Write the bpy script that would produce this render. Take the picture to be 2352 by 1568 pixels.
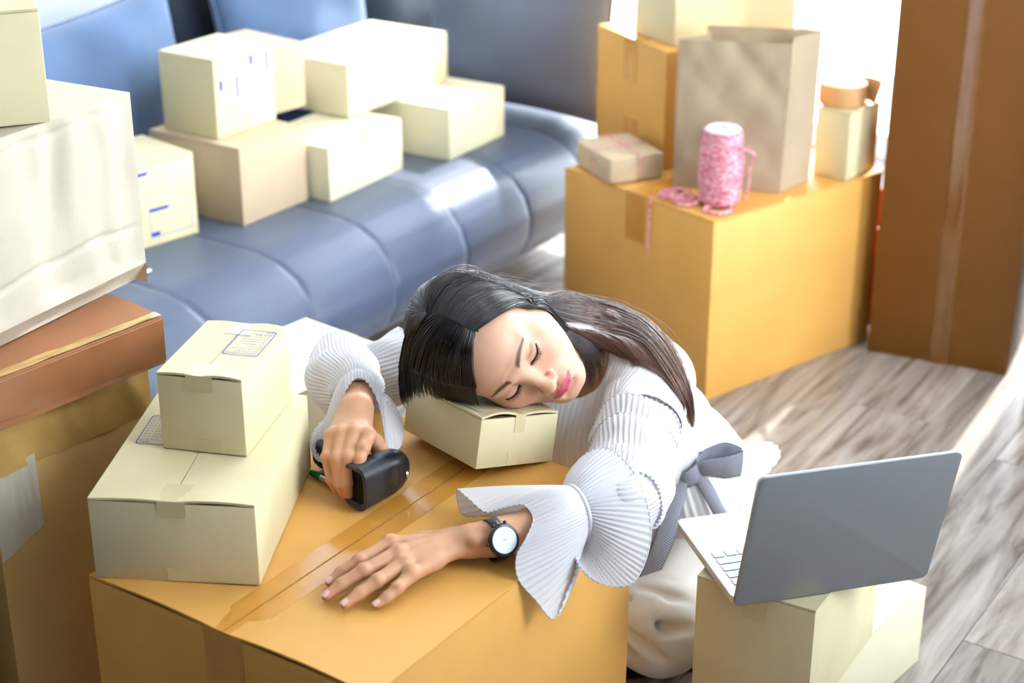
import bpy, bmesh, math, random
import numpy as np
from mathutils import Vector, Matrix, Euler
from math import sin, cos, pi, radians, sqrt, exp, atan2
random.seed(7); RNG = np.random.default_rng(7)
scene = bpy.context.scene
for o in list(bpy.data.objects): bpy.data.objects.remove(o)
COL = scene.collection

# ---------------------------------------------------------------- camera
cam_d = bpy.data.cameras.new('camera'); cam = bpy.data.objects.new('camera', cam_d); COL.objects.link(cam)
cam.location = (0, 0, 1.58); cam.rotation_euler = (radians(90 - 23.634), 0, 0)
cam_d.sensor_width = 36.0; cam_d.lens = 3815.3 / 2352 * 36.0
cam_d.clip_start = 0.05; cam_d.clip_end = 200
cam_d.dof.use_dof = True; cam_d.dof.focus_distance = 2.27; cam_d.dof.aperture_fstop = 3.4
scene.camera = cam
# ---------------------------------------------------------------- sky, sun, exposure
scene.view_settings.view_transform = 'Standard'; scene.view_settings.look = 'None'
scene.view_settings.gamma = 1.0; scene.view_settings.use_curve_mapping = False
scene.view_settings.exposure = 1.13
scene.cycles.max_bounces = 4; scene.cycles.diffuse_bounces = 3; scene.cycles.glossy_bounces = 3; scene.cycles.transmission_bounces = 4; scene.cycles.transparent_max_bounces = 8
scene.cycles.caustics_reflective = False; scene.cycles.caustics_refractive = False
world = bpy.data.worlds.new('sky'); scene.world = world; world.use_nodes = True
bg = world.node_tree.nodes['Background']; bg.inputs[0].default_value = (0.86, 0.93, 1.0, 1); bg.inputs[1].default_value = 8.0
US = Vector((.553, .833, 0)); NS = Vector((-.833, .553, 0)); OS = Vector((-.395, 3.688, 0))   # room axes: along the sofa, towards its wall
sun_d = bpy.data.lights.new('sun', 'SUN'); sun = bpy.data.objects.new('sun', sun_d); COL.objects.link(sun)
sun_d.energy = 6.0; sun_d.angle = radians(1.0); sun_d.color = (1.0, .96, .90)
_sd = Vector((-.50, -.866, -math.tan(radians(47)))).normalized()
sun.rotation_euler = _sd.to_track_quat('-Z', 'Y').to_euler(); sun.location = (3, 7, 4)

# ---------------------------------------------------------------- material helpers
def srgb(r, g, b):
    f = lambda c: (c/255/12.92) if c/255 <= .04045 else ((c/255 + .055)/1.055)**2.4
    return (f(r), f(g), f(b), 1.0)
def new_mat(name):
    m = bpy.data.materials.new(name); m.use_nodes = True
    nt = m.node_tree; p = nt.nodes['Principled BSDF']
    return m, nt, p
def N(nt, t, **kw):
    n = nt.nodes.new(t)
    for k, v in kw.items():
        if k.startswith('i_'):
            key = k[2:]; key = int(key) if key.isdigit() else key
            n.inputs[key].default_value = v
        else: setattr(n, k, v)
    return n
def mat(name, col, rough=.6, spec=.4, metal=0, var=0.0, vscale=8, bump=0.0, bscale=200, stretch=None, sheen=0, trans=0, coat=0, sss=0, coord='Object'):
    m, nt, p = new_mat(name); L = nt.links.new
    p.inputs['Roughness'].default_value = rough; p.inputs['Metallic'].default_value = metal
    p.inputs['Specular IOR Level'].default_value = spec
    p.inputs['Base Color'].default_value = col
    if sheen: p.inputs['Sheen Weight'].default_value = sheen
    if coat: p.inputs['Coat Weight'].default_value = coat; p.inputs['Coat Roughness'].default_value = .15
    if sss:
        p.inputs['Subsurface Weight'].default_value = sss; p.inputs['Subsurface Radius'].default_value = (.012, .005, .003); p.inputs['Subsurface Scale'].default_value = .6
    vec = None
    if var or bump:
        tc = N(nt, 'ShaderNodeTexCoord'); mp = N(nt, 'ShaderNodeMapping'); L(tc.outputs[coord], mp.inputs[0])
        if stretch: mp.inputs['Scale'].default_value = stretch
        vec = mp.outputs[0]
    if var:
        no = N(nt, 'ShaderNodeTexNoise', i_Scale=vscale, i_Detail=4.0); L(vec, no.inputs['Vector'])
        cr = N(nt, 'ShaderNodeMapRange'); cr.inputs[1].default_value = .3; cr.inputs[2].default_value = .7
        cr.inputs[3].default_value = 1 - var; cr.inputs[4].default_value = 1 + var; L(no.outputs[0], cr.inputs[0])
        mx = N(nt, 'ShaderNodeMix', data_type='RGBA', blend_type='MULTIPLY'); mx.inputs[0].default_value = 1
        mx.inputs[6].default_value = col; L(cr.outputs[0], mx.inputs[7]); L(mx.outputs[2], p.inputs['Base Color'])
    if bump:
        nb = N(nt, 'ShaderNodeTexNoise', i_Scale=bscale, i_Detail=3.0); L(vec, nb.inputs['Vector'])
        bp = N(nt, 'ShaderNodeBump', i_Strength=bump, i_Distance=.002); L(nb.outputs[0], bp.inputs['Height']); L(bp.outputs[0], p.inputs['Normal'])
    if trans:
        tr = N(nt, 'ShaderNodeBsdfTranslucent'); tr.inputs[0].default_value = col
        ms = N(nt, 'ShaderNodeMixShader'); ms.inputs[0].default_value = trans
        out = nt.nodes['Material Output']; L(p.outputs[0], ms.inputs[1]); L(tr.outputs[0], ms.inputs[2]); L(ms.outputs[0], out.inputs[0])
    return m
M = {}
M['cream'] = mat('cream_cardboard', srgb(219, 206, 166), .62, .3, var=.05, vscale=9, bump=.08, bscale=350)
M['cream_pale'] = mat('pale_cardboard', srgb(230, 221, 190), .6, .3, var=.04, vscale=9, bump=.08, bscale=350)
M['orange'] = mat('amber_cardboard', srgb(220, 164, 84), .5, .35, var=.06, vscale=6, bump=.08, bscale=300)
M['amber_shaded'] = mat('shaded_amber_cardboard', srgb(124, 78, 28), .5, .35, var=.06, vscale=6, bump=.08, bscale=300)  # amber card with the tall cartons' backlit shade put into the colour
M['kraft'] = mat('kraft_paper', srgb(200, 176, 146), .55, .3, var=.07, vscale=7, bump=.1, bscale=260)
M['brown'] = mat('brown_cardboard', srgb(168, 112, 76), .45, .4, var=.1, vscale=5, bump=.1, bscale=240)
M['tan'] = mat('tan_cardboard', srgb(206, 166, 104), .5, .4, var=.1, vscale=4, bump=.1, bscale=240)
M['white_card'] = mat('worn_white_cardboard', srgb(194, 184, 166), .6, .3, var=.06, vscale=10, bump=.12, bscale=180)
M['core'] = mat('corrugated_core', srgb(120, 92, 62), .8, .1, var=.3, vscale=160)
M['tape_cream'] = mat('pale_packing_tape', srgb(214, 200, 158), .25, .5)
M['tape_amber'] = mat('amber_packing_tape', srgb(204, 142, 58), .16, .5, var=.06, vscale=30, coat=.3)
M['tape_red'] = mat('reddish_packing_tape', srgb(150, 96, 62), .16, .6, var=.12, vscale=14, coat=.4)
M['tape_brown'] = mat('brown_packing_tape', srgb(196, 156, 92), .16, .6, var=.12, vscale=14, coat=.5)
M['ink'] = mat('blue_ink', srgb(36, 66, 176), .5, .3)
M['ink_pale'] = mat('pale_blue_ink', srgb(150, 168, 205), .5, .3)
M['wall'] = mat('white_wall_paint', srgb(236, 240, 246), .7, .3, var=.015, vscale=3, bump=.05, bscale=90)
M['wall_dimmed'] = mat('bounce_cutting_wall', srgb(84, 78, 72), .7, .3, var=.02, vscale=3)  # dark tone given to unseen walls to cut bounce light
M['ceiling'] = mat('white_ceiling_paint', srgb(226, 224, 220), .8, .2, var=.01)
M['frame'] = mat('white_window_frame', srgb(235, 237, 240), .4, .4, var=.01)

# ---------------------------------------------------------------- mesh helpers
class MB:
    def __init__(s): s.v = []; s.f = []; s.mi = []; s.uv = None
    def add(s, vs, fs, mi=0):
        o = len(s.v); s.v += [tuple(v) for v in vs]; s.f += [tuple(i + o for i in f) for f in fs]; s.mi += [mi]*len(fs); return s
    def box(s, x0, y0, z0, x1, y1, z1, Mx=None, mi=0):
        vs = [Vector((x, y, z)) for z in (z0, z1) for y in (y0, y1) for x in (x0, x1)]
        if Mx is not None: vs = [Mx @ v for v in vs]
        return s.add(vs, [(0,2,3,1),(4,5,7,6),(0,1,5,4),(2,6,7,3),(0,4,6,2),(1,3,7,5)], mi)
    def grid(s, P, closed_u=False, closed_v=False, mi=0):
        P = np.asarray(P); nu, nv = P.shape[:2]; o = len(s.v); s.v += [tuple(p) for p in P.reshape(-1, 3)]
        iu = nu if closed_u else nu - 1; iv = nv if closed_v else nv - 1
        for i in range(iu):
            for j in range(iv):
                a = i*nv + j; b = ((i+1) % nu)*nv + j; c = ((i+1) % nu)*nv + (j+1) % nv; d = i*nv + (j+1) % nv
                s.f.append((o+a, o+b, o+c, o+d)); s.mi.append(mi)
        return s
    def tube(s, pts, rad, n=8, cap=True, mi=0, up=None):
        pts = [Vector(p) for p in pts]; k = len(pts); rr = rad if hasattr(rad, '__len__') else [rad]*k
        T = [(pts[min(i+1, k-1)] - pts[max(i-1, 0)]).normalized() for i in range(k)]
        u = up or (Vector((0,0,1)) if abs(T[0].z) < .9 else Vector((1,0,0)))
        rings = []
        for i in range(k):
            u = (u - T[i]*u.dot(T[i])).normalized(); w = T[i].cross(u)
            rings.append([pts[i] + (u*cos(2*pi*j/n) + w*sin(2*pi*j/n))*rr[i] for j in range(n)])
        o = len(s.v)
        for r in rings: s.v += [tuple(p) for p in r]
        for i in range(k-1):
            for j in range(n):
                s.f.append((o+i*n+j, o+i*n+(j+1) % n, o+(i+1)*n+(j+1) % n, o+(i+1)*n+j)); s.mi.append(mi)
        if cap:
            s.f.append(tuple(o+j for j in range(n))[::-1]); s.f.append(tuple(o+(k-1)*n+j for j in range(n))); s.mi += [mi, mi]
        return s
    def lathe(s, prof, n=32, Mx=None, mi=0):
        P = np.array([[(r*cos(2*pi*j/n), r*sin(2*pi*j/n), z) for j in range(n)] for r, z in prof])
        if Mx is not None: P = np.array([[tuple(Mx @ Vector(p)) for p in row] for row in P])
        return s.grid(P, closed_v=True, mi=mi)
    def build(s, name, m, parent=None, smooth=False, bevel=0, bseg=2, angle=None):
        me = bpy.data.meshes.new(name); me.from_pydata(s.v, [], s.f)
        for mm in (m if isinstance(m, (list, tuple)) else [m]): me.materials.append(mm)
        if any(s.mi): me.polygons.foreach_set('material_index', s.mi)
        return link(name, me, parent, smooth, bevel, bseg)
def link(name, me, parent=None, smooth=False, bevel=0, bseg=2):
    bm = bmesh.new(); bm.from_mesh(me)
    if bevel:
        bmesh.ops.remove_doubles(bm, verts=bm.verts, dist=1e-6)
        bmesh.ops.recalc_face_normals(bm, faces=bm.faces)
        bmesh.ops.bevel(bm, geom=[e for e in bm.edges if e.is_manifold and e.calc_face_angle(0) > .5], offset=bevel, segments=bseg, profile=.5, affect='EDGES')
    else: bmesh.ops.recalc_face_normals(bm, faces=bm.faces)
    bm.to_mesh(me); bm.free()
    if smooth or bevel:
        me.polygons.foreach_set('use_smooth', [True]*len(me.polygons))
        if bevel or smooth == 'auto':
            me.set_sharp_from_angle(angle=radians(38))
    o = bpy.data.objects.new(name, me); COL.objects.link(o)
    if parent is not None: o.parent = parent
    return o
def np_mesh(name, V, F, m, parent=None, smooth=True):
    me = bpy.data.meshes.new(name); V = np.asarray(V, dtype=np.float32); F = np.asarray(F, dtype=np.int32); k = F.shape[1]
    me.vertices.add(len(V)); me.vertices.foreach_set('co', V.ravel())
    me.loops.add(F.size); me.loops.foreach_set('vertex_index', F.ravel())
    me.polygons.add(len(F)); me.polygons.foreach_set('loop_start', np.arange(0, F.size, k, dtype=np.int32))
    me.update(calc_edges=True); me.validate()
    for mm in (m if isinstance(m, (list, tuple)) else [m]): me.materials.append(mm)
    if smooth: me.polygons.foreach_set('use_smooth', np.ones(len(me.polygons), dtype=bool))
    o = bpy.data.objects.new(name, me); COL.objects.link(o)
    if parent is not None: o.parent = parent
    return o
def tag(o, label=None, cat=None, group=None, kind=None):
    if label: o['label'] = label
    if cat: o['category'] = cat
    if group: o['group'] = group
    if kind: o['kind'] = kind
    return o
def empty(name, loc=(0,0,0), rot=(0,0,0)):
    o = bpy.data.objects.new(name, None); COL.objects.link(o); o.location = loc; o.rotation_euler = rot; o.empty_display_size = .05
    return o
def to_world(s, n, z): return OS + US*s + NS*n + Vector((0,0,z))
RS = Matrix.Translation(OS) @ Matrix(((US.x, NS.x, 0, 0), (US.y, NS.y, 0, 0), (0, 0, 1, 0), (0, 0, 0, 1)))   # (s,n,z) -> world
def text_mesh(body, size, mx, mb, align='LEFT', mi=0, maxw=None):
    cu = bpy.data.curves.new('t', 'FONT'); cu.body = body; cu.size = size; cu.align_x = align; cu.resolution_u = 2
    o = bpy.data.objects.new('t', cu); COL.objects.link(o); bpy.context.view_layer.update()
    me = o.to_mesh(); wid = max([v.co.x for v in me.vertices] + [1e-6]); k = min(1.0, maxw/wid) if maxw else 1.0
    mb.add([mx @ Vector((v.co.x*k, v.co.y*max(k, .8), 0)) for v in me.vertices], [tuple(p.vertices) for p in me.polygons], mi)
    o.to_mesh_clear(); bpy.data.objects.remove(o); bpy.data.curves.remove(cu)

# ---------------------------------------------------------------- the room
S0, S1, N0, N1, HC = -6.5, 2.0, -2.9, .92, 2.75
def wood_mat():
    m, nt, p = new_mat('grey_wood_plank'); L = nt.links.new
    tc = N(nt, 'ShaderNodeTexCoord'); oi = N(nt, 'ShaderNodeObjectInfo')
    ad = N(nt, 'ShaderNodeVectorMath', operation='ADD'); mu = N(nt, 'ShaderNodeVectorMath', operation='SCALE'); mu.inputs[3].default_value = 37.0
    cb = N(nt, 'ShaderNodeCombineXYZ'); L(oi.outputs['Random'], cb.inputs[0]); L(oi.outputs['Random'], cb.inputs[1]); L(cb.outputs[0], mu.inputs[0])
    L(tc.outputs['Object'], ad.inputs[0]); L(mu.outputs[0], ad.inputs[1])
    mp = N(nt, 'ShaderNodeMapping'); mp.inputs['Scale'].default_value = (1.3, 11, 1); L(ad.outputs[0], mp.inputs[0])
    n1 = N(nt, 'ShaderNodeTexNoise', i_Scale=1.6, i_Detail=5.0, i_Roughness=.6, i_Distortion=1.6); L(mp.outputs[0], n1.inputs['Vector'])
    mp2 = N(nt, 'ShaderNodeMapping'); mp2.inputs['Scale'].default_value = (3, 90, 1); L(ad.outputs[0], mp2.inputs[0])
    n2 = N(nt, 'ShaderNodeTexNoise', i_Scale=1.0, i_Detail=3.0); L(mp2.outputs[0], n2.inputs['Vector'])
    mx = N(nt, 'ShaderNodeMath', operation='MULTIPLY_ADD'); mx.inputs[1].default_value = .3; L(n2.outputs[0], mx.inputs[0]); L(n1.outputs[0], mx.inputs[2])
    cr = N(nt, 'ShaderNodeValToRGB'); L(mx.outputs[0], cr.inputs[0])
    e = cr.color_ramp.elements; e[0].position = .45; e[0].color = srgb(98, 84, 76); e[1].position = .85; e[1].color = srgb(176, 166, 160)
    k = e.new(.62); k.color = srgb(146, 134, 126)
    hs = N(nt, 'ShaderNodeHueSaturation'); mr = N(nt, 'ShaderNodeMapRange'); mr.inputs[3].default_value = .88; mr.inputs[4].default_value = 1.12
    L(oi.outputs['Random'], mr.inputs[0]); L(mr.outputs[0], hs.inputs['Value']); L(cr.outputs[0], hs.inputs['Color']); L(hs.outputs[0], p.inputs['Base Color'])
    p.inputs['Roughness'].default_value = .27; p.inputs['Specular IOR Level'].default_value = .6
    bp = N(nt, 'ShaderNodeBump', i_Strength=.10, i_Distance=.001); L(n2.outputs[0], bp.inputs['Height']); L(bp.outputs[0], p.inputs['Normal'])
    return m
M['wood'] = wood_mat()
M['subfloor'] = mat('dark_floor_joint', srgb(70, 62, 58), .8, .2, var=.1)
mb = MB(); mb.box(S0-.3, N0-.3, -.10, S1+.3, N1+.3, -.0035, RS)
floor = tag(mb.build('floor', M['subfloor']), 'grey wood plank floor', kind='structure')
PW, PL = .172, 1.22
mb = MB(); mb.box(.0006, .0006, -.0032, PL-.0006, PW-.0006, 0)
plank0 = mb.build('plank', M['wood'], floor, bevel=.0012, bseg=1)
plank_me = plank0.data; first = True; row = 0
nn = N0
while nn < N1:
    off = random.random()*PL; ss = S0 - off
    while ss < S1:
        x0 = ss
        if x0 + PL > -2.6:
            o = plank0 if first else plank0.copy()
            if not first: COL.objects.link(o); o.parent = floor
            first = False
            o.matrix_local = RS @ Matrix.Translation((x0, nn, 0))
        ss += PL
    nn += PW; row += 1
def wall_with_holes(name, mb_box, holes, L0, L1, H):
    """boxes along a local x axis around rectangular holes (x0,x1,z0,z1)"""
    xs = L0
    for (a, b, z0, z1) in holes:
        mb_box(xs, a, 0, H); 
        if z0 > 0: mb_box(a, b, 0, z0)
        mb_box(a, b, z1, H); xs = b
    mb_box(xs, L1, 0, H)
# wall behind the sofa
mb = MB(); mb.box(-2.9, N1, 0, S1+.15, N1+.15, HC, RS); tag(mb.build('wall_left', M['wall']), kind='structure')
mb = MB(); mb.box(S0-.15, N1, 0, -2.9, N1+.15, HC, RS); tag(mb.build('wall_left_dimmed', M['wall_dimmed']), kind='structure')  # added dark stretch of unseen wall, keeps fill off the box fronts
mb = MB(); mb.box(-2.9, N1-.015, 0, S1, N1, .09, RS); tag(mb.build('baseboard_left', M['frame'], bevel=.003), kind='structure')
for i, s in enumerate((-2.35, -1.32, -.28, .76)):
    mb = MB(); mb.box(s-.02, N1-.014, .09, s+.02, N1, HC, RS); tag(mb.build('trim_%d' % (i+1), M['frame'], bevel=.003), kind='structure')
# window wall beyond the boxes
holes1 = [(N0+.25, N1-.35, .02, 2.66)]
mb = MB(); wall_with_holes('w', lambda a, b, z0, z1: mb.box(S1, a, z0, S1+.15, b, z1, RS), holes1, N0-.15, N1+.15, HC)
tag(mb.build('wall_back', M['wall']), kind='structure')
# wall on the right, out of view; nearer window added to light the cartons
holes2 = [(-1.25, -.45, .9, 2.66), (.35, 1.9, .1, 2.66)]
mb = MB(); wall_with_holes('w', lambda a, b, z0, z1: mb.box(a, N0-.15, z0, b, N0, z1, RS), holes2, S0, S1, HC)
tag(mb.build('wall_right', M['wall']), kind='structure')
mb = MB(); mb.box(S0-.15, N0-.15, 0, S0, N1+.15, HC, RS); tag(mb.build('wall_front', M['wall_dimmed']), kind='structure')
mb = MB(); mb.box(S0-.15, N0-.15, HC, S1+.15, N1+.15, HC+.12, RS); tag(mb.build('ceiling', M['ceiling']), kind='structure')
def glass_mat():
    m, nt, p = new_mat('window_glass'); L = nt.links.new
    tr = N(nt, 'ShaderNodeBsdfTransparent'); tr.inputs[0].default_value = (.96, .98, .98, 1)
    gl = N(nt, 'ShaderNodeBsdfGlossy'); gl.inputs['Roughness'].default_value = .02
    fr = N(nt, 'ShaderNodeFresnel'); fr.inputs[0].default_value = 1.3
    ms = N(nt, 'ShaderNodeMixShader'); L(fr.outputs[0], ms.inputs[0]); L(tr.outputs[0], ms.inputs[1]); L(gl.outputs[0], ms.inputs[2])
    L(ms.outputs[0], nt.nodes['Material Output'].inputs[0]); return m
M['glass'] = glass_mat()
def window(idx, axis, a, b, z0, z1, npan):
    """axis 'n': pane plane at s=S1, runs along n; axis 's': at n=N0, runs along s"""
    root = MB(); t = .05
    def bx(mbx, x0, x1, zz0, zz1, d0, d1):
        if axis == 'n': mbx.box(S1+d0, x0, zz0, S1+d1, x1, zz1, RS)
        else: mbx.box(x0, N0-d1, zz0, x1, N0-d0, zz1, RS)
    bx(root, a, b, z0, z0+t, .03, .09); bx(root, a, b, z1-t, z1, .03, .09)
    for i in range(npan+1):
        x = a + (b-a)*i/npan; bx(root, max(a, x-.03), min(b, x+.03), z0+t, z1-t, .03, .09)
    w = tag(root.build('window_%d' % idx, M['frame']), kind='structure')
    for i in range(npan):
        g = MB(); x0 = a + (b-a)*i/npan + .03; x1 = a + (b-a)*(i+1)/npan - .03
        bx(g, x0, x1, z0+t, z1-t, .058, .062); g.build('pane', M['glass'], w)
window(1, 'n', holes1[0][0], holes1[0][1], .02, 2.66, 4)
window(2, 's', *holes2[0][:2], .9, 2.66, 1)
window(3, 's', *holes2[1][:2], .1, 2.66, 2)
# ---------------------------------------------------------------- cartons
def rot_loc(F, z, yaw, rx=0, ry=0):
    return Matrix.Translation((F[0], F[1], z)) @ Matrix.Rotation(radians(yaw), 4, 'Z') @ Matrix.Rotation(radians(ry), 4, 'Y') @ Matrix.Rotation(radians(rx), 4, 'X')
def tape_L(a, b, h, seam, end, w, top, down, m, parent, off=0.0, bottom=False, t=.0003):
    """a strip of tape folded over a top edge (or up from the bottom edge) at one end of the seam"""
    mb = MB(); e = .00035
    if seam == 'y':
        x0, x1 = a/2 - w/2 + off, a/2 + w/2 + off
        y = 0 if end == 0 else b; sg = -1 if end == 0 else 1
        if bottom: mb.box(x0, min(y, y+sg*(t+e)), .001, x1, max(y, y+sg*(t+e)), down)
        else:
            mb.box(x0, min(y+sg*e, y-sg*top), h+e, x1, max(y+sg*e, y-sg*top), h+e+t)
            mb.box(x0, min(y+sg*e, y+sg*(e+t)), h-down, x1, max(y+sg*e, y+sg*(e+t)), h+e+t)
    else:
        y0, y1 = b/2 - w/2 + off, b/2 + w/2 + off
        x = 0 if end == 0 else a; sg = -1 if end == 0 else 1
        if bottom: mb.box(min(x, x+sg*(t+e)), y0, .001, max(x, x+sg*(t+e)), y1, down)
        else:
            mb.box(min(x+sg*e, x-sg*top), y0, h+e, max(x+sg*e, x-sg*top), y1, h+e+t)
            mb.box(min(x+sg*e, x+sg*(e+t)), y0, h-down, max(x+sg*e, x+sg*(e+t)), y1, h+e+t)
    return mb.build('tape', m, parent)
def carton(name, label, cat, F, z, yaw, a, b, h, m, seam='y', tape='cream', tw=.036, ends=(0, 1), group=None, rx=0, ry=0, lift=(.0, .0), low=True, down=.03, full=False, g=.0006):
    root = empty(name); root.matrix_world = rot_loc(F, z, yaw, rx, ry); tag(root, label, cat, group)
    ft = .0032
    mb = MB(); mb.box(0, 0, 0, a, b, h-ft-.0006); body = mb.build('body', m, root, bevel=.0016)
    mb = MB(); mb.box(.003, .003, h-ft-.0012, a-.003, b-.003, h-ft+.0002); mb.build('inner_flap', M['core'], root)
    for k in (0, 1):
        mb = MB(); l = lift[k]
        if seam == 'y': x0, x1, y0, y1 = ((.0004, a/2-g, .0004, b-.0004), (a/2+g, a-.0004, .0004, b-.0004))[k]
        else: x0, x1, y0, y1 = ((.0004, a-.0004, .0004, b/2-g), (.0004, a-.0004, b/2+g, b-.0004))[k]
        # a slab, its free edge at the seam raised a little, its ends bowed up between the corner and the tape
        nx, ny = 10, 10; P = np.zeros((2, nx+1, ny+1, 3))
        for i in range(nx+1):
            for j in range(ny+1):
                u = i/nx; v = j/ny; x = x0+(x1-x0)*u; y = y0+(y1-y0)*v
                if seam == 'y': q = u if k == 0 else 1-u; e_ = abs(2*v-1)
                else: q = v if k == 0 else 1-v; e_ = abs(2*u-1)
                dz = l*sin(pi*q)*e_**6
                P[0, i, j] = (x, y, h-ft+dz); P[1, i, j] = (x, y, h+dz)
        V = P.reshape(-1, 3); n1 = (nx+1)*(ny+1); fs = []
        idx = lambda lay, i, j: lay*n1 + i*(ny+1) + j
        for i in range(nx):
            for j in range(ny):
                fs.append((idx(1,i,j), idx(1,i+1,j), idx(1,i+1,j+1), idx(1,i,j+1))); fs.append((idx(0,i,j), idx(0,i,j+1), idx(0,i+1,j+1), idx(0,i+1,j)))
        for i in range(nx):
            fs.append((idx(0,i,0), idx(0,i+1,0), idx(1,i+1,0), idx(1,i,0))); fs.append((idx(0,i,ny), idx(1,i,ny), idx(1,i+1,ny), idx(0,i+1,ny)))
        for j in range(ny):
            fs.append((idx(0,0,j), idx(1,0,j), idx(1,0,j+1), idx(0,0,j+1))); fs.append((idx(0,nx,j), idx(0,nx,j+1), idx(1,nx,j+1), idx(1,nx,j)))
        mb.add(V, fs); mb.build('top_flap', m, root)
    if tape:
        tm = M['tape_'+tape]
        if full:
            mb = MB()
            if seam == 'x': mb.box(0, b/2-tw/2, h+.0003, a, b/2-.0013, h+.0006); mb.box(0, b/2+.0013, h+.0003, a, b/2+tw/2, h+.0006)
            else: mb.box(a/2-tw/2, 0, h+.0003, a/2+tw/2, b, h+.0006)
            mb.build('tape', tm, root)
        for e in ends:
            tape_L(a, b, h, seam, e, tw, .0 if full else min(.045, .22*(a if seam == 'x' else b)), down, tm, root)
            if low: tape_L(a, b, h, seam, e, tw, 0, down*.85, tm, root, off=-.006, bottom=True)
    return root
def label_frame(parent, mx, w, hgt, ink=None, pale=None, name='address_label'):
    """printed address panel: pale double outline, two solid blue tabs, thin rows, all lying just over the card"""
    e = .0003; mb = MB(); t = .0022
    def rect(x0, y0, x1, y1, mi): mb.add([mx @ Vector(p) for p in ((x0,y0,e),(x1,y0,e),(x1,y1,e),(x0,y1,e))], [(0,1,2,3)], mi)
    rect(0, 0, w, t, 1); rect(0, hgt-t, w, hgt, 1); rect(0, t, t, hgt-t, 1); rect(w-t, t, w, hgt-t, 1)
    rect(t*.4, hgt-.0075, w*.46, hgt-.001, 0); rect(t, .0015, w*.22, .0105, 0)
    for k in range(4): rect(w*.08, hgt*(.30+.13*k), w*.92, hgt*(.30+.13*k)+.0006, 1)
    return mb.build(name, [M['ink'], M['ink_pale']], parent)
THAI = ['1. จ่าหน้าไม่ชัดเจน', '2. ไม่มีเลขที่บ้านตามจ่าหน้า', '3. ไม่ยอมรับ', '4. ไม่มีผู้รับตามจ่าหน้า', '5. ไม่มารับตามกำหนด', '6. เลิกกิจการ ไม่ทราบที่อยู่', '7. ย้าย ไม่ทราบที่อยู่ใหม่', '8. อื่นๆ']
def form_label(parent, mx, w, hgt, name='return_form_label'):
    mb = MB(); e = .0004; r = .006; t = .0006
    # rounded outline
    pts = []
    for cx, cy, a0 in ((w-r, hgt-r, 0), (r, hgt-r, 90), (r, r, 180), (w-r, r, 270)):
        for k in range(7): a_ = radians(a0 + 15*k); pts.append((cx + r*cos(a_), cy + r*sin(a_)))
    n = len(pts); vs = []
    for x, y in pts:
        dx, dy = x - w/2, y - hgt/2
        vs.append(mx @ Vector((x, y, e))); vs.append(mx @ Vector((x - t*2*np.sign(dx)*min(1, abs(dx)/(w/2-r*.3)), y - t*2*np.sign(dy)*min(1, abs(dy)/(hgt/2-r*.3)), e)))
    mb.add(vs, [(2*i, 2*((i+1) % n), 2*((i+1) % n)+1, 2*i+1) for i in range(n)])
    def line(y): mb.add([mx @ Vector(p) for p in ((.001, y, e), (w-.001, y, e), (w-.001, y+.0005, e), (.001, y+.0005, e))], [(0,1,2,3)])
    ht = hgt*.125; line(hgt-ht); line(ht)
    sz = hgt*.078
    text_mesh('เหตุขัดข้องที่นำจ่ายผู้รับไม่ได้', sz*1.1, mx @ Matrix.Translation((.004, hgt-ht*.72, e)), mb, maxw=w-.008)
    text_mesh('ลงชื่อ ...........................', sz*1.1, mx @ Matrix.Translation((.004, ht*.3, e)), mb, maxw=w-.010)
    for k, tx in enumerate(THAI):
        y = hgt - ht - (hgt-2*ht)*(k+.78)/8
        text_mesh(tx, sz*.85, mx @ Matrix.Translation((.0115, y, e)), mb, maxw=(w-.015)*(.45, .95, .42, .62, .80, .80, .95, .5)[k] if k else (w-.015)*.8)
        ring = [(.0065 + .0028*cos(2*pi*q/14)*rr, y + .0016 + .0021*sin(2*pi*q/14)*rr) for q in range(14) for rr in (1, .78)]
        mb.add([mx @ Vector((x_, y_, e)) for x_, y_ in ring], [(2*q, 2*((q+1) % 14), 2*((q+1) % 14)+1, 2*q+1) for q in range(14)])
    return mb.build(name, M['ink'], parent)
RX90 = Matrix.Rotation(radians(90), 4, 'X')
def face_front(x, z): return Matrix.Translation((x, 0, z)) @ RX90                       # face y=0, looking along -y
def face_left(y, z): return Matrix.Translation((0, y, z)) @ Matrix.Rotation(radians(-90), 4, 'Z') @ RX90   # face x=0
def face_top(x, y, h, ang=0): return Matrix.Translation((x, y, h)) @ Matrix.Rotation(radians(ang), 4, 'Z')

M['tape_tall'] = mat('clear_brown_tape', srgb(128, 82, 32), .14, .6, var=.08, vscale=20, coat=.6)
# big amber carton that serves as the table
TBL = carton('table_carton', 'large amber carton used as a table under the sleeping woman', 'box', (-.156, 1.553), 0, 56.0, .579, .460, .465, M['orange'], seam='x', tape='amber', tw=.062, full=True, ends=(0, 1), down=.09, lift=(.0045, .004), g=.0013)
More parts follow.
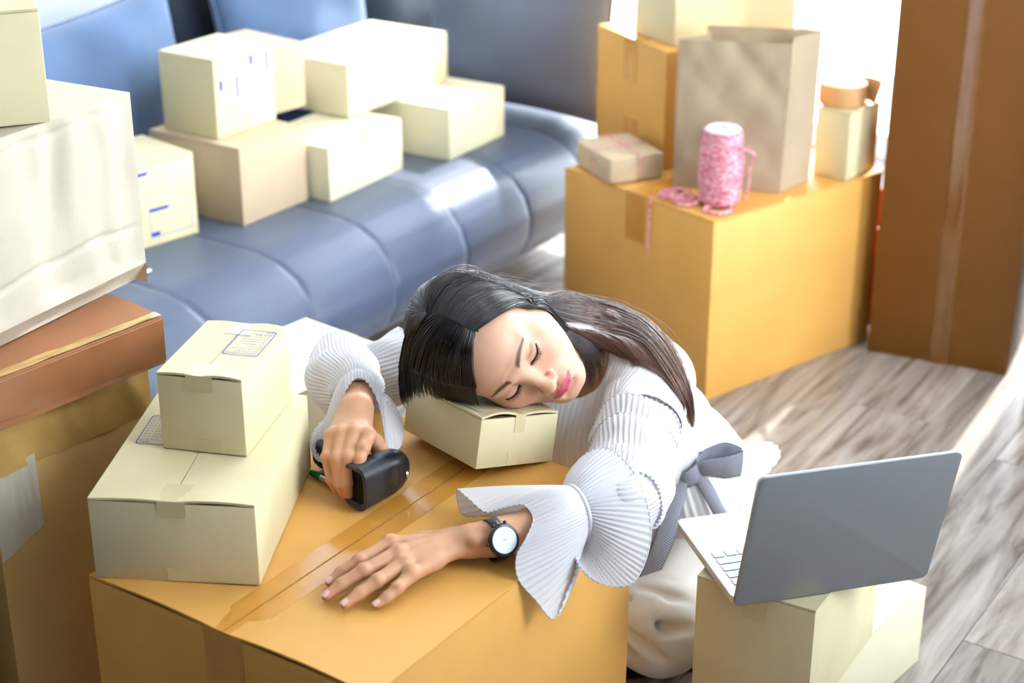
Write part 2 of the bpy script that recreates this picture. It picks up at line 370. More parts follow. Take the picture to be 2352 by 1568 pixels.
# cream cartons on it
CLo = carton('carton', 'long cream carton on the amber table carton with another box on top', 'box', (-.315, 1.782), .4668, 84.7, .315, .211, .114, M['cream'], seam='x', ends=(0, 1), down=.022, lift=(.003, .002))
form_label(CLo, face_top(.148, .196, .1143, -90), .070, .085)
CTo = carton('carton', 'small cream carton stacked on the long cream one beside the scanner', 'box', (-.343, 1.909), .5818, 77.7, .175, .116, .109, M['cream'], seam='x', ends=(0, 1), down=.022, lift=(.003, .002))
form_label(CTo, face_top(.154, .006, .1093, 90), .050, .082)
s = .988
HBo = carton('carton', 'cream carton tilted under the woman\'s cheek as a pillow', 'box', (-.051*s, 2.060*s), 1.58-(1.58-.4825)*s, 35.5, .137*s, .187*s, .076*s, M['cream'], seam='y', ends=(0, 1), down=.026, lift=(.006, .003), rx=-4.0, ry=11.6, tw=.018)
label_frame(HBo, face_top(.010, .140, .0757, -90) , .120, .066)
# carton pile by the laptop
PB2 = carton('carton', 'pale carton on the floor under the laptop box', 'box', (.397, 1.979), 0, 49.5, .420, .165, .1418, M['cream_pale'], seam='y', ends=(1,), tape='cream', low=False)
PBo = carton('carton', 'tan cream carton carrying the open laptop', 'box', (.415, 1.930), .1424, 58.6, .267, .179, .191, M['cream'], seam='x', ends=(0,), down=.045, lift=(.0, .0))
# white carton behind the table
WBo = carton('carton', 'white carton on the floor behind the table carton and the ruffled cuff', 'box', (-.389, 2.34), 0, 50, .30, .22, .44, M['cream_pale'], seam='x', low=False, ends=(1,))
# stack at the left edge
carton('carton', 'dark taped carton standing on the floor at the bottom of the left stack', 'box', (-.680, 1.911), 0, 51.1, .268, .30, .626, M['tan'], seam='y', tape=None)
LTo = bpy.data.objects[-1] if False else [o for o in COL.objects if o.get('label', '').startswith('dark taped')][0]
carton('carton', 'cream carton at the lower left corner beside the dark taped one', 'box', (-.835, 1.70), 0, 51.1, .222, .28, .626, M['cream'], seam='y', tape=None)
carton('carton', 'flat reddish brown carton lying under the crumpled white one', 'box', (-.794, 1.711), .6285, 51.1, .50, .30, .071, M['brown'], seam='x', tape='brown', tw=.05, ends=(), full=False, lift=(.004, .004))
LBo = [o for o in COL.objects if o.get('label', '').startswith('flat reddish')][0]
carton('carton', 'dull cream carton at the very top of the left stack', 'box', (-.872, 1.962), .981, 21.9, .30, .20, .147, M['cream'], seam='x', tape=None, lift=(.003, .003))
def strip(parent, quad, m, name='tape', nx=24, ny=6, wr=.0008, seed=0):
    """a wrinkled strip of tape over a flat quad (local corners)"""
    r = np.random.default_rng(seed); q = [np.array(p, float) for p in quad]; nrm = np.cross(q[1]-q[0], q[3]-q[0]); nrm /= np.linalg.norm(nrm)
    P = np.zeros((nx+1, ny+1, 3)); ph = r.uniform(0, 6.28, 6); fr = r.uniform(4, 20, 6); sl = r.uniform(-4, 4, 6)
    for i in range(nx+1):
        for j in range(ny+1):
            u, v = i/nx, j/ny; p = q[0]*(1-u)*(1-v) + q[1]*u*(1-v) + q[2]*u*v + q[3]*(1-u)*v
            w_ = sum(max(0, sin(fr[k]*u + sl[k]*v + ph[k]))**8 for k in range(6))
            P[i, j] = p + nrm*(.0006 + wr*w_)
    mb = MB(); mb.grid(P); return mb.build(name, m, parent, smooth=True)
# tape bands on the dark carton's faces and the brown one
strip(LTo, [(0, -.0002, .545), (.268, -.0002, .545), (.268, -.0002, .625), (0, -.0002, .625)], M['tape_brown'], seed=3, nx=60, ny=10, wr=.0014)
strip(LTo, [(.0, -.0004, .42), (.07, -.0004, .45), (.07, -.0004, .56), (0, -.0004, .545)], M['white_card'], name='paper_scrap', seed=9)
strip(LBo, [(0, -.0003, .018), (.50, -.0003, .006), (.50, -.0003, .066), (0, -.0003, .066)], M['tape_red'], seed=5, nx=50)
strip(LBo, [(.06, .0, .0715), (.50, .0, .0715), (.50, .016, .0715), (.06, .02, .0715)], M['tape_brown'], seed=6, nx=50)
# crumpled white carton in the left stack
def crumpled(F, z, yaw, a, b, h):
    root = empty('carton'); root.matrix_world = rot_loc(F, z, yaw); tag(root, 'crumpled off-white corrugated carton in the left stack', 'box')
    r = np.random.default_rng(21)
    def panel(name, o, du, dv, nrm, nu, nv, amp, flutes, m=M['white_card'], crease=()):
        P = np.zeros((nu+1, nv+1, 3)); fx = np.sort(r.uniform(0, 1, flutes)); fa = r.uniform(.4, 1, flutes); sl = r.uniform(-.06, .06, flutes)
        for i in range(nu+1):
            for j in range(nv+1):
                u, v = i/nu, j/nv; d = 0
                for k in range(flutes):
                    x_ = (u - fx[k] - sl[k]*(v-.5) - .01*sin(9*v + 5*k))*nu*.16
                    d -= fa[k]*exp(-x_*x_)*amp
                for (c, w_) in crease: d -= amp*1.2*exp(-((v - c - .05*(u-.5) - .012*sin(25*u))/.012)**2)*w_
                d += amp*1.2*sin(5*u+1)*sin(4*v)
                em = min(u, 1-u, v, 1-v); d *= min(1, em*14)
                P[i, j] = o + du*u + dv*v + nrm*d
        mb = MB(); mb.grid(P); return mb.build(name, m, root, smooth=True)
    X, Y, Z = np.array((a, 0, 0.)), np.array((0, b, 0.)), np.array((0, 0, h))
    c = .030   # slanting fold along the bottom
    panel('side_panel', np.array((0, 0, c)), X, np.array((0, 0, h-c)), np.array((0, -1., 0)), 150, 60, .0040, 17, crease=((.22, 1.0), (.92, .5)))
    panel('bottom_fold', np.array((0, .022, 0.0)), X, np.array((0, -.022, c)), np.array((0, -1., 0)), 110, 10, .0022, 16)
    panel('end_panel', np.array((a, 0, 0)), Y, Z, np.array((1., 0, 0)), 40, 30, .003, 5)
    panel('top_flap', np.array((0, 0, h)), X, Y, np.array((0, 0, 1.)), 40, 70, .0016, 3, crease=((.2, .6), (.45, .7), (.7, .6), (.86, .5)))
    mb = MB(); mb.box(.004, .026, .001, a-.004, b, h-.005); mb.build('body', M['white_card'], root)
    return root
crumpled((-.759, 1.780), .7015, 61.9, .50, .30, .279)

# sofa cartons
SEAT = .39
carton('carton', 'kraft-wrapped brown carton on the sofa under the labelled cream box', 'box', (-.569, 3.328), SEAT, 56.1, .210, .262, .170, M['kraft'], seam='x', tape=None)
SAo = carton('carton', 'cream carton with two blue address panels on top of the kraft box', 'box', (-.622, 3.394), .5605, 57.4, .189, .154, .172, M['cream'], seam='y', tape='cream', ends=(0,), down=.04, tw=.014)
label_frame(SAo, Matrix.Translation((.014, 0, .125)) @ RX90 @ Matrix.Rotation(radians(-90), 4, 'Z'), .105, .06)
label_frame(SAo, Matrix.Translation((.112, 0, .160)) @ RX90 @ Matrix.Rotation(radians(-90), 4, 'Z'), .105, .06)
SEo = carton('carton', 'low cream carton at the sofa front in the middle of the row', 'box', (-.401, 3.485), SEAT, 59.0, .282, .200, .123, M['cream_pale'], seam='x', tape='cream', ends=(), low=False, tw=.012)
tape_L(.282, .237, .123, 'y', 0, .016, .0, .04, M['tape_cream'], SEo)
label_frame(SEo, face_top(.03, .02, .1233), .10, .06)
SGo = carton('carton', 'cream carton at the right end of the row on the sofa', 'box', (-.148, 3.790), SEAT, 58.7, .248, .237, .126, M['cream_pale'], seam='x', tape=None)
tape_L(.248, .237, .126, 'y', 0, .016, .0, .035, M['tape_cream'], SGo)
carton('carton', 'big white carton bridging two cartons on the sofa', 'box', (-.375, 3.712), .5165, 56.9, .394, .235, .125, M['cream_pale'], seam='x', tape=None)
SCo = carton('carton', 'cream carton with two printed panels at the left end of the sofa', 'box', (-.832, 3.111), SEAT, 45.8, .25, .18, .176, M['cream'], seam='x', tape=None)
label_frame(SCo, face_front(.088, .098), .105, .062)
label_frame(SCo, face_front(.132, .018), .105, .062)
carton('carton', 'kraft brown carton squeezed behind the labelled box on the sofa', 'box', (-.531, 3.587), .5605, 49.7, .10, .19, .146, M['kraft'], seam='x', tape=None)

# boxes at the right back
BOo = carton('carton', 'large amber carton at the back holding the paper bag and twine', 'box', (.423, 3.284), 0, 39.1, .547, .478, .416, M['orange'], seam='x', tape='amber', tw=.06, ends=(0, 1), full=True, down=.11)
BOT = .4172
BUo = carton('carton', 'upright amber carton behind the small kraft parcel', 'box', (.344, 3.633), BOT, 26.7, .30, .311, .272, M['orange'], seam='x', tape='amber', tw=.06, ends=(0,), down=.10, low=True)
carton('carton', 'cream carton resting on top of the upright amber carton', 'box', (.365, 3.687), .690, 30.0, .34, .16, .25, M['cream'], seam='x', tape=None)
carton('carton', 'pale green-white carton under the roll of kraft tape', 'box', (.747, 3.553), BOT, 50.1, .135, .085, .155, M['cream'], seam='x', tape=None)
TAo = carton('carton', 'tall amber carton standing right of the amber pile', 'box', (1.121, 3.421), 0, 64.9, .42, .320, 1.12, M['amber_shaded'], seam='x', tape=None)
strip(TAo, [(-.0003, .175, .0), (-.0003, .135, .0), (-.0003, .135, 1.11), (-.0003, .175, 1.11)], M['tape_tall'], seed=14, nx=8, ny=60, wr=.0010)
carton('carton', 'second tall amber carton at the right edge of the picture', 'box', (1.420, 3.235), 0, 61.3, .35, .30, 1.08, M['amber_shaded'], seam='x', tape=None)
# ---------------------------------------------------------------- sofa
def leather(name, c1, c2, rough=.42):
    m = mat(name, c1, rough, .45, var=.10, vscale=5, bump=.25, bscale=140, sheen=.15); return m
M['navy'] = leather('slate_blue_sofa_leather', srgb(60, 72, 98), None)
M['navy_cushion'] = mat('blue_cushion_fabric', srgb(84, 106, 140), .8, .2, var=.14, vscale=7, bump=.3, bscale=300, sheen=.3)
M['dark_cushion'] = mat('dark_navy_cushion_fabric', srgb(24, 32, 46), .85, .15, var=.1, vscale=7, bump=.3, bscale=300, sheen=.2)
M['grey_cushion'] = mat('grey_blue_cushion_fabric', srgb(108, 114, 132), .75, .25, var=.1, vscale=5, bump=.3, bscale=250, sheen=.25)
M['plinth'] = mat('dark_sofa_plinth', srgb(40, 42, 48), .6, .3, var=.05)
sofa = empty('sofa', to_world(-.2, 0, 0)); tag(sofa, 'long slate blue leather sofa with a rolled seat front', 'sofa')
def to_parent(o, p):
    bpy.context.view_layer.update(); o.parent = p; o.matrix_parent_inverse = p.matrix_world.inverted()
    return o
SA0, SA1 = -1.38, .80
prof = [(.70, .10), (.2, .095), (-.10, .095), (-.185, .103), (-.255, .125), (-.305, .165), (-.33, .215), (-.335, .262), (-.318, .31), (-.283, .35), (-.235, .376), (-.18, .3875), (-.10, SEAT), (0, SEAT), (.2, SEAT), (.45, SEAT), (.70, SEAT)]
# finer profile
pf = []
for i in range(len(prof)-1):
    for k in range(3): t = k/3; pf.append((prof[i][0]*(1-t)+prof[i+1][0]*t, prof[i][1]*(1-t)+prof[i+1][1]*t))
pf.append(prof[-1])
seams = [-1.28 + .262*i for i in range(9)]
ns_ = 330; P = np.zeros((ns_+1, len(pf), 3))
for i in range(ns_+1):
    s = SA0 + (SA1-SA0)*i/ns_; dmin = min(abs(s-q) for q in seams)
    ind = -.004*exp(-(dmin/.005)**2) - .001*exp(-(dmin/.03)**2) + .001
    for j, (n_, z_) in enumerate(pf):
        f = 1.0 if (n_ < -.02) else max(0, 1 - (n_+.02)*6)
        cx, cz = n_ + .10, z_ - .24; l_ = math.hypot(cx, cz) + 1e-6
        w_ = ind*f*(1 if z_ > .11 else .3)
        P[i, j] = RS @ Vector((s, n_ + (w_*cx/l_ if z_ < SEAT-.001 else 0), z_ + (w_*cz/l_ if z_ < SEAT-.001 else min(w_, 0)*f)))
mb = MB(); mb.grid(P); k_ = len(pf); mb.f.append(tuple(range(k_))); mb.f.append(tuple(range(ns_*k_, ns_*k_ + k_))[::-1]); mb.mi += [0, 0]; mb.f.append((0, ns_*k_, ns_*k_ + k_-1, k_-1)); mb.mi.append(0); o = mb.build('seat', M['navy'], None, smooth=True); to_parent(o, sofa)
mb = MB(); mb.box(SA0, .56, .10, 1.12, .78, .60, RS); o = mb.build('backrest', M['navy'], None, bevel=.05, bseg=5); to_parent(o, sofa)
mb = MB(); mb.box(.78, .34, .10, 1.12, .60, SEAT, RS); o = mb.build('corner_seat', M['navy'], None, bevel=.03, bseg=4); to_parent(o, sofa)
mb = MB(); mb.box(SA0+.03, -.02, .0, SA1-.03, .70, .097, RS); o = mb.build('plinth', M['plinth'], None, bevel=.004); to_parent(o, sofa)
def cushion(label, c, w, h, t, lean, yaw, m, roll=0, name='cushion', seed=1, puff=3.0):
    """pillow standing on its lower edge: local x = width, z = height, y = thickness; yaw about z, lean backwards"""
    r = np.random.default_rng(seed); nu, nv = 40, 36; P0 = np.zeros((nu+1, nv+1, 3)); P1 = P0.copy()
    ph = r.uniform(0, 6.3, 8)
    for i in range(nu+1):
        for j in range(nv+1):
            u, v = 2*i/nu-1, 2*j/nv-1
            th = max(0, (1-abs(u)**puff)*(1-abs(v)**puff))**.55*t/2
            pin_x = 1 - .07*(1-abs(v)**2)*abs(u)**2; pin_z = 1 - .07*(1-abs(u)**2)*abs(v)**2
            wr = .006*sin(4*u + 3*v + ph[0])*sin(5*v - 2*u + ph[1]) + .004*sin(9*u*v + ph[2] + 3*u)
            edge = (1-abs(u)**6)*(1-abs(v)**6)
            x, z = u*w/2*pin_x, v*h/2*pin_z
            P0[i, j] = (x, -th - wr*edge, z); P1[i, j] = (x, th + wr*edge, z)
    mb = MB(); mb.grid(P0); mb.grid(P1)
    mx = Matrix.Translation(Vector(c)) @ Matrix.Rotation(yaw, 4, 'Z') @ Matrix.Rotation(lean, 4, 'X') @ Matrix.Rotation(roll, 4, 'Y') @ Matrix.Translation((0, 0, h/2))
    me = bpy.data.meshes.new('cover'); me.from_pydata(mb.v, [], mb.f); me.materials.append(m)
    bm = bmesh.new(); bm.from_mesh(me); bmesh.ops.remove_doubles(bm, verts=bm.verts, dist=1e-4); bmesh.ops.recalc_face_normals(bm, faces=bm.faces); bm.to_mesh(me); bm.free()
    me.polygons.foreach_set('use_smooth', [True]*len(me.polygons))
    root = empty(name); root.matrix_world = mx; tag(root, label, 'cushion')
    o = bpy.data.objects.new('cover', me); COL.objects.link(o); o.parent = root
    # piping round the rim
    rim = []
    for u, v in [(-1+2*k/20, -1) for k in range(20)] + [(1, -1+2*k/20) for k in range(20)] + [(1-2*k/20, 1) for k in range(20)] + [(-1, 1-2*k/20) for k in range(21)]:
        rim.append((u*w/2*(1 - .07*(1-abs(v)**2)*abs(u)**2), 0, v*h/2*(1 - .07*(1-abs(u)**2)*abs(v)**2)))
    pb = MB(); pb.tube(rim, .004, 6, cap=False); pb.build('piping', m, root, smooth=True)
    return root
YS = atan2(US.y, US.x)
cushion('broad blue cushion leaning on the sofa back at the left', to_world(-.42, .33, SEAT), .66, .405, .15, radians(-10), YS, M['navy_cushion'], seed=3, roll=radians(-4))
cushion('small dark navy cushion wedged between the two blue ones', to_world(.03, .475, SEAT), .34, .46, .10, radians(-6), YS, M['dark_cushion'], seed=4)
cushion('plump blue cushion behind the white carton on the sofa', to_world(.29, .33, SEAT), .56, .44, .15, radians(-10), YS, M['navy_cushion'], seed=5)
cushion('dark navy cushion in the shaded corner of the sofa', to_world(.83, .46, SEAT), .50, .46, .11, radians(-6), YS, M['dark_cushion'], seed=6)
cushion('large grey-blue cushion standing at the window end of the sofa', to_world(.68, -.03, SEAT), .58, .50, .16, radians(-6), YS - pi/2, M['grey_cushion'], seed=7, roll=radians(0))
# small silver phone on the sofa
M['silver'] = mat('brushed_silver', srgb(205, 208, 214), .3, .5, metal=1.0, var=.02, vscale=60)
ph = empty('phone', (-.785, 3.075, SEAT), (0, 0, radians(50))); tag(ph, 'slim silver phone on the sofa behind the crumpled carton', 'phone')
mb = MB(); mb.box(-.035, -.07, 0, .035, .07, .009); mb.build('case', M['silver'], ph, bevel=.004, bseg=3)
mb = MB(); mb.box(-.032, -.067, .009, .032, .067, .0094); mb.build('screen', mat('phone_glass', srgb(20, 22, 26), .1, .5, var=.01), ph)

# ---------------------------------------------------------------- things on the amber carton at the back
def twine_mat():
    m, nt, p = new_mat('pink_white_twine'); L = nt.links.new
    tc = N(nt, 'ShaderNodeTexCoord'); no = N(nt, 'ShaderNodeTexNoise', i_Scale=230.0, i_Detail=2.0); L(tc.outputs['Object'], no.inputs['Vector'])
    cr = N(nt, 'ShaderNodeValToRGB'); L(no.outputs[0], cr.inputs[0]); e = cr.color_ramp.elements
    e[0].position = .40; e[0].color = srgb(222, 76, 112); e[1].position = .64; e[1].color = srgb(246, 214, 220)
    L(cr.outputs[0], p.inputs['Base Color']); p.inputs['Roughness'].default_value = .8; return m
M['twine'] = twine_mat()
par = empty('parcel'); par.matrix_world = rot_loc((.216, 3.523), BOT, 23.9); tag(par, 'small kraft-wrapped parcel tied with pink twine on the amber carton', 'parcel')
mb = MB(); mb.box(0, 0, 0, .137, .169, .061); mb.build('wrapping', M['kraft'], par, bevel=.008, bseg=4)
mb = MB(); mb.box(.05, -.001, .008, .137/2, .0, .055); 
tri = MB(); tri.add([(.012, -.0012, .004), (.125, -.0012, .004), (.0685, -.0018, .045), (.012, -.0002, .004), (.125, -.0002, .004), (.0685, -.0002, .045)], [(0,1,2), (0,2,5,3), (1,4,5,2), (0,3,4,1)]); tri.build('folded_end', M['kraft'], par)
tri = MB(); tri.add([(-.0012, .012, .004), (-.0012, .157, .004), (-.0018, .085, .045), (-.0002, .012, .004), (-.0002, .157, .004), (-.0002, .085, .045)], [(0,1,2), (0,2,5,3), (1,4,5,2), (0,3,4,1)]); tri.build('folded_end', M['kraft'], par)
for pts in ([(.075, -.0015, .0), (.075, -.0015, .0605), (.075, .003, .0625), (.075, .166, .0625), (.075, .1705, .0605), (.075, .1705, 0)], [(-.0015, .08, 0), (-.0015, .08, .0605), (.003, .08, .0625), (.134, .08, .0625), (.1385, .08, .0605), (.1385, .08, 0)]):
    mb = MB(); mb.tube(pts, .0016, 6); mb.build('twine', M['twine'], par, smooth=True)

# kraft paper bag
M['bag'] = mat('kraft_bag_paper', srgb(186, 165, 138), .6, .3, var=.06, vscale=6, bump=.2, bscale=60, trans=.15)
bag = empty('paper_bag', (.355, 3.515, BOT), (0, 0, atan2(-.045, .232))); tag(bag, 'tall open kraft paper bag standing on the amber carton', 'bag')
bw, bd, bh = .237, .098, .333
def bag_panel(name, A, B, C, D, nrm, amp, seed, nu=26, nv=34):
    r = np.random.default_rng(seed); A, B, C, D = [np.array(q, float) for q in (A, B, C, D)]; nrm = np.array(nrm, float); ph = r.uniform(0, 6.3, 10)
    P = np.zeros((nu+1, nv+1, 3))
    for i in range(nu+1):
        for j in range(nv+1):
            u, v = i/nu, j/nv; p = A*(1-u)*(1-v) + B*u*(1-v) + C*u*v + D*(1-u)*v
            cr = abs(sin(5*u + 7*v + ph[0]))*.9 + abs(sin(9*u - 5*v + ph[1]))*.5 + abs(sin(3*v + 11*u*v + ph[2]))*.5
            e = min(1, min(u, 1-u)*10)*min(1, min(v + .0, 1.0)*6)
            P[i, j] = p + nrm*amp*(cr-.9)*e
    t = nrm*.0005; mb = MB(); mb.grid(P); mb.grid(P - t); return mb.build(name, M['bag'], bag, smooth=True)
tp = .010
bag_panel('front_panel', (0, 0, 0), (bw, 0, 0), (bw+.004, -tp, bh), (.006, -tp, bh), (0, -1, 0), .0045, 1)
bag_panel('back_panel', (.06, bd, 0), (bw+.06, bd, 0), (bw+.066, bd+.01, bh+.006), (.055, bd+.01, bh+.006), (0, 1, 0), .004, 2)
def gusset(x0, x1, sgn, seed):
    bag_panel('side_gusset', (x0, 0, 0), (x0 + .03 - sgn*.004, bd/2, 0), (x1 + .03 - sgn*.030, bd/2, bh), (x1, -tp, bh), (sgn, 0, 0), .002, seed, 10)
    bag_panel('side_gusset', (x0 + .03 - sgn*.004, bd/2, 0), (x0 + .06, bd, 0), (x1 + .06, bd+.01, bh+.005), (x1 + .03 - sgn*.030, bd/2, bh), (sgn, 0, 0), .002, seed+1, 10)
gusset(bw, bw+.006, 1, 5); gusset(0, .002, -1, 8)
mb = MB(); mb.box(.002, .002, .001, bw-.002, bd-.002, .003); mb.build('bottom', M['bag'], bag)

# cone of pink and white twine with loose loops
tw = empty('twine_spool', (.446, 3.396, BOT)); tag(tw, 'upright spool of pink and white twine in front of the paper bag', 'twine')
def spool_r(z): return .0395 + .0075*sin(pi*min(1, max(0, z/.165)))**.8 - (.006 if z < .01 else 0)
mb = MB(); mb.lathe([(.012, .004), (.034, .004)] + [(spool_r(z)-.0015, z) for z in np.linspace(.004, .166, 24)] + [(.034, .170), (.0125, .170), (.0125, .10)], 32); mb.build('wound_core', M['twine'], tw, smooth=True)
mb = MB()
for k in range(10):
    pts = []
    for q in range(170):
        t = q/169; turns = 7; a_ = 2*pi*turns*t*(1 if k % 2 else -1) + k*2*pi/10; zz = .004 + .162*(.5 - .5*cos(2*pi*t*1.0 + k)); rr = spool_r(zz) + .0006
        pts.append((rr*cos(a_), rr*sin(a_), zz))
    mb.tube(pts, .0012, 4, cap=False)
mb.build('winding', M['twine'], tw, smooth=True)
mb = MB(); mb.lathe([(.0115, .168), (.0125, .172), (.034, .1715), (.038, .167)], 32); mb.build('paper_tube', mat('white_paper_tube', srgb(240, 236, 230), .7, .2, var=.03), tw, smooth=True)
def smooth_path(ctrl, n=12):
    c = [Vector(p) for p in ctrl]; c = [2*c[0]-c[1]] + c + [2*c[-1]-c[-2]]; out = []
    for i in range(1, len(c)-2):
        for k in range(n):
            t = k/n; p0, p1, p2, p3 = c[i-1], c[i], c[i+1], c[i+2]
            out.append(.5*((2*p1) + (-p0+p2)*t + (2*p0-5*p1+4*p2-p3)*t*t + (-p0+3*p1-3*p2+p3)*t**3))
    out.append(c[-2]); return out
lo = Vector((.446, 3.396, BOT))
def loose(ctrl, name='loose_twine'):
    mb = MB(); mb.tube([p - lo for p in smooth_path(ctrl)], .0022, 6); return mb.build(name, M['twine'], tw, smooth=True)
zb = BOT + .0025
def bo(u, v, z): return (.423 + u*.776 - v*.631, 3.284 + u*.631 + v*.776, z)
def coil(cu, cv, r, turns, a0, z0=zb): return [bo(cu + r*(1+.08*sin(3*a_))*cos(a_), cv + r*(1+.1*cos(2*a_))*sin(a_), z0 + .0011*k/3) for k, a_ in enumerate([a0 + 2*pi*turns*q/(turns*10) for q in range(turns*10+1)])]
loose([bo(.075, .075, zb)] + coil(.036, .118, .026, 2, 0) + coil(.036, .160, .027, 3, .6, zb+.003))
loose([bo(.05, .10, zb)] + coil(.042, .140, .030, 1, 2.0, zb+.008) + [bo(.012, .185, zb+.004), bo(.003, .190, BOT+.002), bo(-.0035, .191, BOT-.02), bo(-.0040, .191, BOT-.07), bo(-.0045, .192, BOT-.125)])
loose([bo(.08, .06, zb)] + coil(.050, .038, .030, 2, 1.0))
loose([(.49, 3.380, BOT+.13), (.500, 3.366, BOT+.135), (.508, 3.362, BOT+.12), (.503, 3.366, BOT+.09), (.502, 3.366, BOT+.05), (.499, 3.368, BOT+.02)])
loose([(.474, 3.36, BOT+.142), (.497, 3.356, BOT+.13), (.512, 3.36, BOT+.118), (.505, 3.365, BOT+.10)])

# roll of kraft tape on the pale carton
M['kraft_tape'] = mat('kraft_tape', srgb(206, 160, 112), .5, .3, var=.05, vscale=40)
BST = BOT + .1558
rl = empty('tape_roll', (.742, 3.640, BST)); tag(rl, 'roll of kraft paper tape with a loose end on the small pale carton', 'tape')
mb = MB(); mb.lathe([(.012, 0), (.050, 0), (.053, .004), (.053, .048), (.050, .050), (.012, .050), (.012, 0)], 40); mb.build('tape_winding', M['kraft_tape'], rl, smooth='auto')
mb = MB(); mb.lathe([(.0095, .001), (.0122, .001), (.0122, .0505), (.0095, .0505), (.0095, .001)], 32); mb.build('cardboard_core', M['kraft'], rl, smooth='auto')
P = []
for k in range(26):
    t = k/25; a_ = radians(80 - 120*t); rr = .0535 + .004*t + .060*max(0, t-.45)**1.5
    fl = .012*t
    P.append([(rr*cos(a_), rr*sin(a_), .001 + fl*.4), ((rr+fl*1.2)*cos(a_), (rr+fl*1.2)*sin(a_), .049 + fl)])
mb = MB(); mb.grid(np.array(P)); mb.build('loose_end', M['kraft_tape'], rl, smooth=True)

# red carton behind the gap between the amber boxes
M['red'] = mat('red_plastic', srgb(214, 52, 30), .35, .4, var=.04)
rb = empty('red_crate', (.882, 3.735, 0), (0, 0, radians(66))); tag(rb, 'red crate behind the gap between the two amber cartons', 'crate')
mb = MB(); mb.box(0, 0, 0, .30, .008, .24); mb.box(0, .17, 0, .30, .178, .24); mb.box(0, .008, 0, .008, .17, .24); mb.box(.292, .008, 0, .30, .17, .24); mb.box(.008, .008, 0, .292, .17, .008); mb.build('body', M['red'], rb)
mb = MB(); mb.box(-.006, -.006, .225, .306, .0, .24); mb.box(-.006, .178, .225, .306, .184, .24); mb.box(-.006, 0, .225, 0, .178, .24); mb.box(.30, 0, .225, .306, .178, .24); mb.build('rim', M['red'], rb)

# ---------------------------------------------------------------- laptop
M['alu'] = mat('laptop_aluminium', srgb(160, 166, 172), .40, .5, metal=.85, var=.01, vscale=20, bump=.03, bscale=900)
M['alu_glare'] = mat('glare_white_aluminium', srgb(226, 229, 234), .35, .5, metal=.5, var=.01, vscale=20)  # window glare on the deck put into a whiter aluminium
M['key'] = mat('pale_laptop_key', srgb(196, 206, 220), .45, .4, var=.01)
M['screen'] = mat('laptop_screen', srgb(12, 13, 15), .12, .5, var=.01)
ZL = .3334 + .0008
lap = empty('laptop', (.3013, 1.942, ZL), (0, 0, radians(15.15))); tag(lap, 'open silver laptop on the tan carton, lid towards the camera', 'laptop')
LW_, LD_ = .292, .2219
def rounded_slab(x0, y0, x1, y1, z0, z1, r, n=6):
    pts = []
    for cx, cy, a0 in ((x1-r, y1-r, 0), (x0+r, y1-r, 90), (x0+r, y0+r, 180), (x1-r, y0+r, 270)):
        for k in range(n+1): a_ = radians(a0 + 90*k/n); pts.append((cx+r*cos(a_), cy+r*sin(a_)))
    m_ = len(pts); vs = [(x, y, z0) for x, y in pts] + [(x, y, z1) for x, y in pts]
    return vs, [tuple(range(m_))[::-1], tuple(range(m_, 2*m_))] + [(i, (i+1) % m_, m_+(i+1) % m_, m_+i) for i in range(m_)]
mb = MB(); mb.add(*rounded_slab(0, 0, LW_, LD_, 0.0015, .0135, .010)); mb.build('base', M['alu_glare'], lap, bevel=.0014, bseg=2)
mb = MB(); mb.add(*rounded_slab(0, 0, LW_, LD_, 0, .0055, .010)); 
alpha = radians(76.3)
lid_mx = Matrix.Translation((0, 0, .0135)) @ Matrix.Rotation(pi/2, 4, 'X')   # slab drawn in x,z then leaned
lid = MB(); LL_ = LD_ + .0125; vs, fs = rounded_slab(0, 0, LW_, LL_, -.003, .003, .011)
def lidp(p, off=0):   # x along the width, y along the lid, z out of it (towards the camera)
    x, y, z = p; d = Vector((0, -cos(alpha), sin(alpha))); nrm = Vector((0, -sin(alpha), -cos(alpha)))
    return Vector((x, -.0060, .0135)) + d*(y-.0115) + nrm*(z+off)
lid.add([lidp(v) for v in vs], fs); lido = lid.build('lid', M['alu'], lap, bevel=.0016, bseg=2)
mb = MB(); mb.add([lidp(p) for p in ((.009, .012, -.0032), (LW_-.009, .012, -.0032), (LW_-.009, LD_-.009, -.0032), (.009, LD_-.009, -.0032))], [(0, 1, 2, 3)]); mb.build('screen', M['screen'], lido)
bh_ = mat('black_hinge', srgb(30, 30, 32), .4, .4, var=.01)
mb = MB(); mb.tube([(.03, -.0005, .011), (LW_-.03, -.0005, .011)], .0024, 12); mb.build('hinge', bh_, lap, smooth=True)
mb = MB(); mb.box(.012, .016, .01352, LW_-.012, .016+.112, .01362); mb.build('keyboard_well', mat('pale_keyboard_deck', srgb(214, 220, 228), .4, .4, metal=.5, var=.01), lap)
rows = [(.0175, .009, [1]*14), (.029, .0155, [1]*13+[1.5]), (.0475, .0155, [1.5]+[1]*13), (.066, .0155, [1.8]+[1]*11+[1.8]), (.0845, .0155, [2.3]+[1]*10+[2.3]), (.103, .0155, [1, 1, 1, 1.25, 5, 1.25, 1, 1, 1, 1])]
mesh_cache = {}
for (y0, kh, ws) in rows:
    ws = ws[::-1]   # seen from the user the row starts at large x
    tot = sum(ws); gap = .0028; unit = (LW_ - .030 - gap*(len(ws)-1))/tot; x = .015
    for w_ in ws:
        kw = unit*w_; key = (round(kw, 4), kh)
        if key not in mesh_cache:
            mb = MB(); mb.add(*rounded_slab(0, 0, kw, kh, 0, .0012, .0016, 3)); o = mb.build('key', M['key'], lap); mesh_cache[key] = o.data
        else:
            o = bpy.data.objects.new('key', mesh_cache[key]); COL.objects.link(o); o.parent = lap
        o.location = (x, y0, .0136); x += kw + gap
